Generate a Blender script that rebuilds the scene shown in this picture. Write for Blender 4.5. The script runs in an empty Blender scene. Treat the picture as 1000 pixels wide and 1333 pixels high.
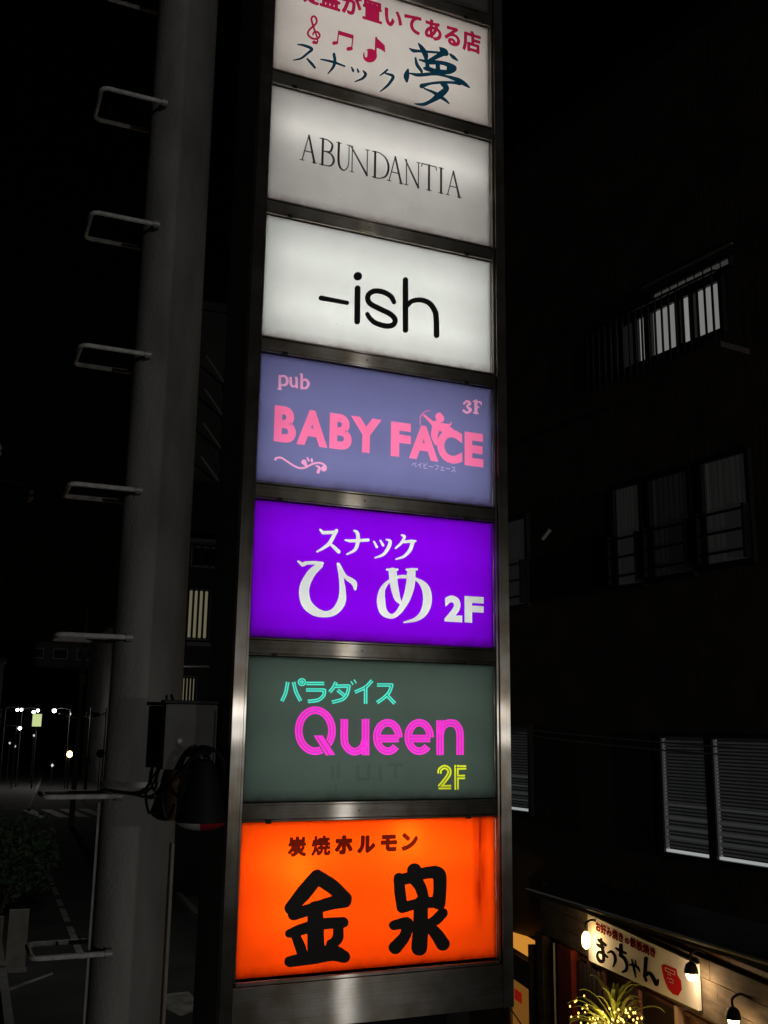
import bpy, bmesh, math, random, json
import numpy as np
from mathutils import Vector, Matrix
from mathutils.geometry import delaunay_2d_cdt

random.seed(7)
SC = bpy.context.scene
COL = SC.collection
PI = math.pi

# ------------------------------------------------------------------ camera
CAM = Vector((-1.168, -4.219, 5.2))
Rv = Vector((0.9195, -0.3927, 0.0137)); Uv = Vector((-0.0936, -0.1853, 0.9782)); Fv = Vector((0.3822, 0.9006, 0.2068))
cd = bpy.data.cameras.new('camera'); cam = bpy.data.objects.new('camera', cd); COL.objects.link(cam)
Rv.normalize(); Fv = (Fv - Rv * Fv.dot(Rv)).normalized(); Uv = Rv.cross(Fv)
cam.matrix_world = Matrix(((Rv.x, Uv.x, -Fv.x, CAM.x), (Rv.y, Uv.y, -Fv.y, CAM.y), (Rv.z, Uv.z, -Fv.z, CAM.z), (0, 0, 0, 1)))
cd.sensor_fit = 'VERTICAL'; cd.sensor_height = 24.0; cd.lens = 24.0 * 1310.19 / 1333.0
cd.clip_start = 0.05; cd.clip_end = 3000
SC.camera = cam

# ------------------------------------------------------------------ night sky, one weak sun lamp, exposure
SUN_TO = Vector((0.04, -1, 0.012)).normalized()          # direction towards the light
w = bpy.data.worlds.new('World'); SC.world = w; w.use_nodes = True
nt = w.node_tree; bg = nt.nodes['Background']
sky = nt.nodes.new('ShaderNodeTexSky'); sky.sky_type = 'NISHITA'; sky.sun_disc = False
sky.sun_elevation = math.radians(0.7); sky.sun_rotation = math.atan2(SUN_TO.x, SUN_TO.y)
nt.links.new(sky.outputs[0], bg.inputs[0]); bg.inputs[1].default_value = 0.0003
sl = bpy.data.lights.new('sun', 'SUN'); sl.energy = 0.145; sl.angle = math.radians(0.6); sl.color = (1, 0.96, 0.9)
so = bpy.data.objects.new('sun', sl); COL.objects.link(so); so.rotation_euler = SUN_TO.to_track_quat('Z', 'Y').to_euler()
SC.view_settings.view_transform = 'Standard'; SC.view_settings.look = 'None'
SC.view_settings.exposure = 0; SC.view_settings.gamma = 1; SC.view_settings.use_curve_mapping = False
SC.render.engine = 'CYCLES'
SC.cycles.use_denoising = True
SC.cycles.max_bounces = 6; SC.cycles.diffuse_bounces = 3; SC.cycles.glossy_bounces = 3
SC.cycles.transmission_bounces = 4; SC.cycles.sample_clamp_indirect = 2.0
SC.cycles.caustics_reflective = False; SC.cycles.caustics_refractive = False

# ------------------------------------------------------------------ materials
MATS = {}
def mat(name, col, rough=0.7, metal=0.0, spec=0.3, aniso=None, emit=None, estr=0, noise=None, bump=None, coat=0):
    """noise=(scale, amount) varies the base colour; bump=(scale, strength, stretch)"""
    if name in MATS: return MATS[name]
    m = bpy.data.materials.new(name); m.use_nodes = True; N = m.node_tree.nodes; L = m.node_tree.links
    p = N['Principled BSDF']; p.inputs['Base Color'].default_value = (*col, 1); p.inputs['Roughness'].default_value = rough
    p.inputs['Metallic'].default_value = metal; p.inputs['Specular IOR Level'].default_value = spec
    if coat: p.inputs['Coat Weight'].default_value = coat
    tc = N.new('ShaderNodeTexCoord')
    if noise:
        n = N.new('ShaderNodeTexNoise'); n.inputs['Scale'].default_value = noise[0]; n.inputs['Detail'].default_value = 6
        mp = N.new('ShaderNodeMapping'); L.new(tc.outputs['Object'], mp.inputs[0]); L.new(mp.outputs[0], n.inputs['Vector'])
        if len(noise) > 2: mp.inputs['Scale'].default_value = noise[2]
        r = N.new('ShaderNodeValToRGB'); a = noise[1]
        r.color_ramp.elements[0].position = 0.3; r.color_ramp.elements[1].position = 0.7
        r.color_ramp.elements[0].color = (*[c * (1 - a) for c in col], 1)
        r.color_ramp.elements[1].color = (*[min(1, c * (1 + a)) for c in col], 1)
        L.new(n.outputs['Fac'], r.inputs[0]); L.new(r.outputs[0], p.inputs['Base Color'])
    if bump:
        b = N.new('ShaderNodeBump'); b.inputs['Strength'].default_value = bump[1]; b.inputs['Distance'].default_value = 0.02
        n = N.new('ShaderNodeTexNoise'); n.inputs['Scale'].default_value = bump[0]; n.inputs['Detail'].default_value = 4
        mp = N.new('ShaderNodeMapping'); L.new(tc.outputs['Object'], mp.inputs[0]); L.new(mp.outputs[0], n.inputs['Vector'])
        if len(bump) > 2: mp.inputs['Scale'].default_value = bump[2]
        L.new(n.outputs['Fac'], b.inputs['Height']); L.new(b.outputs[0], p.inputs['Normal'])
    if emit:
        p.inputs['Emission Color'].default_value = (*emit, 1); p.inputs['Emission Strength'].default_value = estr
    MATS[name] = m; return m

def brushed(name, col, tangent_axis, rough=0.34, aniso=0.85):
    m = bpy.data.materials.new(name); m.use_nodes = True; N = m.node_tree.nodes; L = m.node_tree.links
    p = N['Principled BSDF']
    tc = N.new('ShaderNodeTexCoord'); mp = N.new('ShaderNodeMapping'); n = N.new('ShaderNodeTexNoise')
    mp.inputs['Scale'].default_value = (2, 60, 220) if tangent_axis == 'X' else (220, 60, 2)
    n.inputs['Scale'].default_value = 1.0; n.inputs['Detail'].default_value = 3
    L.new(tc.outputs['Object'], mp.inputs[0]); L.new(mp.outputs[0], n.inputs['Vector'])
    r = N.new('ShaderNodeValToRGB'); r.color_ramp.elements[0].position = .25; r.color_ramp.elements[1].position = .75
    r.color_ramp.elements[0].color = (*[c * .72 for c in col], 1); r.color_ramp.elements[1].color = (*col, 1)
    # grime in big soft blotches
    g = N.new('ShaderNodeTexNoise'); g.inputs['Scale'].default_value = 7; g.inputs['Detail'].default_value = 5
    L.new(tc.outputs['Object'], g.inputs['Vector'])
    gr = N.new('ShaderNodeValToRGB'); gr.color_ramp.elements[0].position = .35; gr.color_ramp.elements[1].position = .65
    gr.color_ramp.elements[0].color = (.62, .56, .46, 1); gr.color_ramp.elements[1].color = (1, 1, 1, 1)
    mx = N.new('ShaderNodeMixRGB'); mx.blend_type = 'MULTIPLY'; mx.inputs[0].default_value = 1
    L.new(g.outputs['Fac'], gr.inputs[0]); L.new(n.outputs['Fac'], r.inputs[0]); L.new(r.outputs[0], mx.inputs[1]); L.new(gr.outputs[0], mx.inputs[2])
    
    cx = N.new('ShaderNodeCombineXYZ'); cx.inputs[0 if tangent_axis == 'X' else 2].default_value = 1
    N.remove(p); d = N.new('ShaderNodeBsdfDiffuse'); L.new(mx.outputs[0], d.inputs[0]); last = d.outputs[0]
    for wgt, rg, an in ((.80, rough, aniso), (.30, .205, .85)):
        g2 = N.new('ShaderNodeBsdfAnisotropic'); g2.distribution = 'BECKMANN'; g2.inputs['Roughness'].default_value = rg; g2.inputs['Anisotropy'].default_value = an
        L.new(mx.outputs[0], g2.inputs['Color']); L.new(cx.outputs[0], g2.inputs['Tangent'])
        ms = N.new('ShaderNodeMixShader'); ms.inputs[0].default_value = wgt; L.new(last, ms.inputs[1]); L.new(g2.outputs[0], ms.inputs[2]); last = ms.outputs[0]
    L.new(last, N['Material Output'].inputs[0])
    return m

def sheet(name, col, trans=0.75, stain=None, mottle=0.05):
    """translucent acrylic: lets the tubes behind it shine through"""
    m = bpy.data.materials.new(name); m.use_nodes = True; N = m.node_tree.nodes; L = m.node_tree.links
    N.remove(N['Principled BSDF']); out = N['Material Output']
    t = N.new('ShaderNodeBsdfTranslucent'); d = N.new('ShaderNodeBsdfDiffuse'); mix = N.new('ShaderNodeMixShader'); mix.inputs[0].default_value = 1 - trans
    tc = N.new('ShaderNodeTexCoord'); n = N.new('ShaderNodeTexNoise'); n.inputs['Scale'].default_value = 5; n.inputs['Detail'].default_value = 5
    L.new(tc.outputs['Object'], n.inputs['Vector'])
    r = N.new('ShaderNodeValToRGB'); r.color_ramp.elements[0].position = .3; r.color_ramp.elements[1].position = .7
    r.color_ramp.elements[0].color = (*[c * (1 - mottle) for c in col], 1); r.color_ramp.elements[1].color = (*[min(1, c * (1 + mottle)) for c in col], 1)
    L.new(n.outputs['Fac'], r.inputs[0]); src = r.outputs[0]
    # grime washed down to the lower edge and into the corners of the sheet, in streaks of its own
    sp = N.new('ShaderNodeSeparateXYZ'); L.new(tc.outputs['Object'], sp.inputs[0])
    mr = N.new('ShaderNodeMapRange'); mr.inputs[1].default_value = 0.0; mr.inputs[2].default_value = 0.05; mr.inputs[3].default_value = 1; mr.inputs[4].default_value = 0
    L.new(sp.outputs[2], mr.inputs[0])
    n2 = N.new('ShaderNodeTexNoise'); n2.inputs['Scale'].default_value = 22; n2.inputs['Detail'].default_value = 6
    L.new(tc.outputs['Object'], n2.inputs['Vector'])
    mu = N.new('ShaderNodeMath'); mu.operation = 'MULTIPLY'; L.new(mr.outputs[0], mu.inputs[0]); L.new(n2.outputs['Fac'], mu.inputs[1])
    last = mu.outputs[0]
    if stain:   # (x, half width, z bottom, strength): an old streak running down the face
        sx, hw, sz, sstr = stain
        a = N.new('ShaderNodeMath'); a.operation = 'SUBTRACT'; L.new(sp.outputs[0], a.inputs[0]); a.inputs[1].default_value = sx
        b = N.new('ShaderNodeMath'); b.operation = 'ABSOLUTE'; L.new(a.outputs[0], b.inputs[0])
        c = N.new('ShaderNodeMapRange'); L.new(b.outputs[0], c.inputs[0]); c.inputs[1].default_value = 0; c.inputs[2].default_value = hw; c.inputs[3].default_value = sstr; c.inputs[4].default_value = 0
        z = N.new('ShaderNodeMapRange'); L.new(sp.outputs[2], z.inputs[0]); z.inputs[1].default_value = sz; z.inputs[2].default_value = sz + .18
        e = N.new('ShaderNodeMath'); e.operation = 'MULTIPLY'; L.new(c.outputs[0], e.inputs[0]); L.new(z.outputs[0], e.inputs[1])
        ns = N.new('ShaderNodeTexNoise'); mp = N.new('ShaderNodeMapping'); mp.inputs['Scale'].default_value = (60, 1, 6); ns.inputs['Scale'].default_value = 1
        L.new(tc.outputs['Object'], mp.inputs[0]); L.new(mp.outputs[0], ns.inputs['Vector'])
        e2 = N.new('ShaderNodeMath'); e2.operation = 'MULTIPLY'; L.new(e.outputs[0], e2.inputs[0]); L.new(ns.outputs['Fac'], e2.inputs[1])
        s = N.new('ShaderNodeMath'); s.operation = 'MAXIMUM'; L.new(last, s.inputs[0]); L.new(e2.outputs[0], s.inputs[1]); last = s.outputs[0]
    vo = N.new('ShaderNodeTexVoronoi'); vo.inputs['Scale'].default_value = 26; L.new(tc.outputs['Object'], vo.inputs['Vector'])
    vm = N.new('ShaderNodeMapRange'); L.new(vo.outputs['Distance'], vm.inputs[0]); vm.inputs[1].default_value = .035; vm.inputs[2].default_value = .075; vm.inputs[3].default_value = .65; vm.inputs[4].default_value = 0
    ng = N.new('ShaderNodeTexNoise'); ng.inputs['Scale'].default_value = 4.3; L.new(tc.outputs['Object'], ng.inputs['Vector'])
    nm = N.new('ShaderNodeMapRange'); L.new(ng.outputs['Fac'], nm.inputs[0]); nm.inputs[1].default_value = .50; nm.inputs[2].default_value = .60
    vv = N.new('ShaderNodeMath'); vv.operation = 'MULTIPLY'; L.new(vm.outputs[0], vv.inputs[0]); L.new(nm.outputs[0], vv.inputs[1])
    vx = N.new('ShaderNodeMath'); vx.operation = 'MAXIMUM'; L.new(last, vx.inputs[0]); L.new(vv.outputs[0], vx.inputs[1]); last = vx.outputs[0]
    mx = N.new('ShaderNodeMixRGB'); mx.inputs[2].default_value = (col[0] * .3, col[1] * .12, col[2] * .15, 1)
    L.new(last, mx.inputs[0]); L.new(src, mx.inputs[1])
    L.new(mx.outputs[0], t.inputs[0]); L.new(mx.outputs[0], d.inputs[0])
    L.new(t.outputs[0], mix.inputs[1]); L.new(d.outputs[0], mix.inputs[2]); L.new(mix.outputs[0], out.inputs[0])
    return m

def glow(name, col, s):
    if name in MATS: return MATS[name]
    m = bpy.data.materials.new(name); m.use_nodes = True; N = m.node_tree.nodes; L = m.node_tree.links
    N.remove(N['Principled BSDF']); e = N.new('ShaderNodeEmission'); e.inputs[0].default_value = (*col, 1); e.inputs[1].default_value = s
    L.new(e.outputs[0], N['Material Output'].inputs[0]); MATS[name] = m; return m

# ------------------------------------------------------------------ mesh helpers
class MB:
    def __init__(s): s.v = []; s.f = []
    def box(s, x0, x1, y0, y1, z0, z1):
        b = len(s.v); s.v += [(x0, y0, z0), (x1, y0, z0), (x1, y1, z0), (x0, y1, z0), (x0, y0, z1), (x1, y0, z1), (x1, y1, z1), (x0, y1, z1)]
        s.f += [[b + i for i in q] for q in ((0, 3, 2, 1), (4, 5, 6, 7), (0, 1, 5, 4), (1, 2, 6, 5), (2, 3, 7, 6), (3, 0, 4, 7))]; return s
    def quadprism(s, front, dy):                       # four (x,z) corners at y=0.., extruded
        pass
    def tube(s, pts, r, n=8, r1=None, caps=True):
        P = [Vector(p) for p in pts]; k = len(P); b = len(s.v); ref = None
        for i, p in enumerate(P):
            d = (P[min(i + 1, k - 1)] - P[max(i - 1, 0)]).normalized()
            if ref is None: ref = d.orthogonal().normalized()
            a = (ref - d * ref.dot(d)); a = a.normalized() if a.length > 1e-6 else d.orthogonal().normalized(); ref = a; c = d.cross(a)
            rr = r[i] if isinstance(r, (list, tuple)) else (r if r1 is None else r + (r1 - r) * i / max(1, k - 1))
            for j in range(n): s.v.append(tuple(p + (a * math.cos(2 * PI * j / n) + c * math.sin(2 * PI * j / n)) * rr))
        for i in range(k - 1):
            for j in range(n): s.f.append([b + i * n + j, b + i * n + (j + 1) % n, b + (i + 1) * n + (j + 1) % n, b + (i + 1) * n + j])
        if caps: s.f.append([b + j for j in range(n)][::-1]); s.f.append([b + (k - 1) * n + j for j in range(n)])
        return s
    def poly(s, pts): b = len(s.v); s.v += [tuple(p) for p in pts]; s.f.append(list(range(b, b + len(pts)))); return s
    def lathe(s, c, prof, n=20, axis=Vector((0, 0, 1))):
        c = Vector(c); a = axis.orthogonal().normalized(); d = axis.cross(a); b = len(s.v)
        for (r, h) in prof:
            for j in range(n): s.v.append(tuple(c + axis * h + (a * math.cos(2 * PI * j / n) + d * math.sin(2 * PI * j / n)) * r))
        for i in range(len(prof) - 1):
            for j in range(n): s.f.append([b + i * n + j, b + i * n + (j + 1) % n, b + (i + 1) * n + (j + 1) % n, b + (i + 1) * n + j])
        s.f.append([b + j for j in range(n)][::-1]); s.f.append([b + (len(prof) - 1) * n + j for j in range(n)])
        return s
    def mesh(s, name, m):
        me = bpy.data.meshes.new(name); me.from_pydata(s.v, [], s.f); me.materials.append(m); me.update(); return me
    def obj(s, name, m, parent=None, smooth=False, bevel=0, fixn=True):
        me = s.mesh(name, m)
        if fixn or bevel:
            bm = bmesh.new(); bm.from_mesh(me)
            if bevel: bmesh.ops.bevel(bm, geom=bm.edges[:], offset=bevel, segments=2, affect='EDGES', profile=.6)
            bmesh.ops.recalc_face_normals(bm, faces=bm.faces[:]); bm.to_mesh(me); bm.free()
        if smooth:
            for p in me.polygons: p.use_smooth = True
            try: me.set_sharp_from_angle(angle=math.radians(40))
            except Exception: pass
        return put(name, me, parent)
def put(name, me, parent=None, loc=None):
    o = bpy.data.objects.new(name, me); COL.objects.link(o)
    if parent: o.parent = parent
    if loc is not None: o.location = loc
    return o
def tag(o, label=None, cat=None, group=None, kind=None):
    if label: o['label'] = label
    if cat: o['category'] = cat
    if group: o['group'] = group
    if kind: o['kind'] = kind
    return o
def thing(name, label, cat, loc=(0, 0, 0), rz=0, group=None):
    o = bpy.data.objects.new(name, None); COL.objects.link(o); o.location = loc; o.rotation_euler = (0, 0, rz); o.empty_display_size = .1
    return tag(o, label, cat, group)
def copy_tree(o, parent=None):
    c = o.copy(); COL.objects.link(c)
    if parent: c.parent = parent
    for ch in [x for x in o.children]: copy_tree(ch, c)
    return c
def fill(name, outlines, m, parent, y, thick=0.0, rect=None, sc=0.0005, sx=1.0, off=(0, 0)):
    """closed outlines (flat int lists, half millimetres) -> filled sheet in the XZ plane"""
    loops = [[(lp[i] * sc * sx + off[0], lp[i + 1] * sc + off[1]) for i in range(0, len(lp), 2)] for lp in outlines]
    if rect: x0, x1, z0, z1 = rect; loops.append([(x0, z0), (x1, z0), (x1, z1), (x0, z1)])
    V, E = [], []
    for lp in loops:
        b = len(V); n = len(lp); V += [Vector(p) for p in lp]; E += [(b + k, b + (k + 1) % n) for k in range(n)]
    vv, ee, ff = delaunay_2d_cdt(V, E, [], 0, 1e-6)[:3]
    P = np.array([tuple(v) for v in vv]); T = np.array([f[:3] for f in ff])
    c = P[T].mean(1); inside = np.zeros(len(c), int)
    for lp in loops:
        q = np.array(lp); r = np.roll(q, -1, 0); par = np.zeros(len(c), bool)
        for a, d in zip(q, r):
            if a[1] == d[1]: continue
            par ^= ((a[1] > c[:, 1]) != (d[1] > c[:, 1])) & (c[:, 0] < a[0] + (c[:, 1] - a[1]) / (d[1] - a[1]) * (d[0] - a[0]))
        inside += par
    T = T[inside % 2 == 1]
    used = sorted(set(T.ravel().tolist())); idx = {u: k for k, u in enumerate(used)}
    verts = [(P[u][0], y - thick / 2, P[u][1]) for u in used]; faces = [[idx[a] for a in t] for t in T.tolist()]
    if thick:                                           # side walls give raised lettering its edge
        n = len(verts); cnt = {}
        for f in faces:
            for k in range(3):
                e = (f[k], f[(k + 1) % 3]); cnt[e] = 1
        rim = [e for e in cnt if (e[1], e[0]) not in cnt]
        verts += [(x, y + thick / 2, z) for x, _, z in verts]
        faces += [[a, b, b + n, a + n] for a, b in rim]
    me = bpy.data.meshes.new(name); me.from_pydata(verts, [], faces); me.update()
    me.materials.clear(); me.materials.append(m); me.name = name
    return put(name, me, parent)

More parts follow.
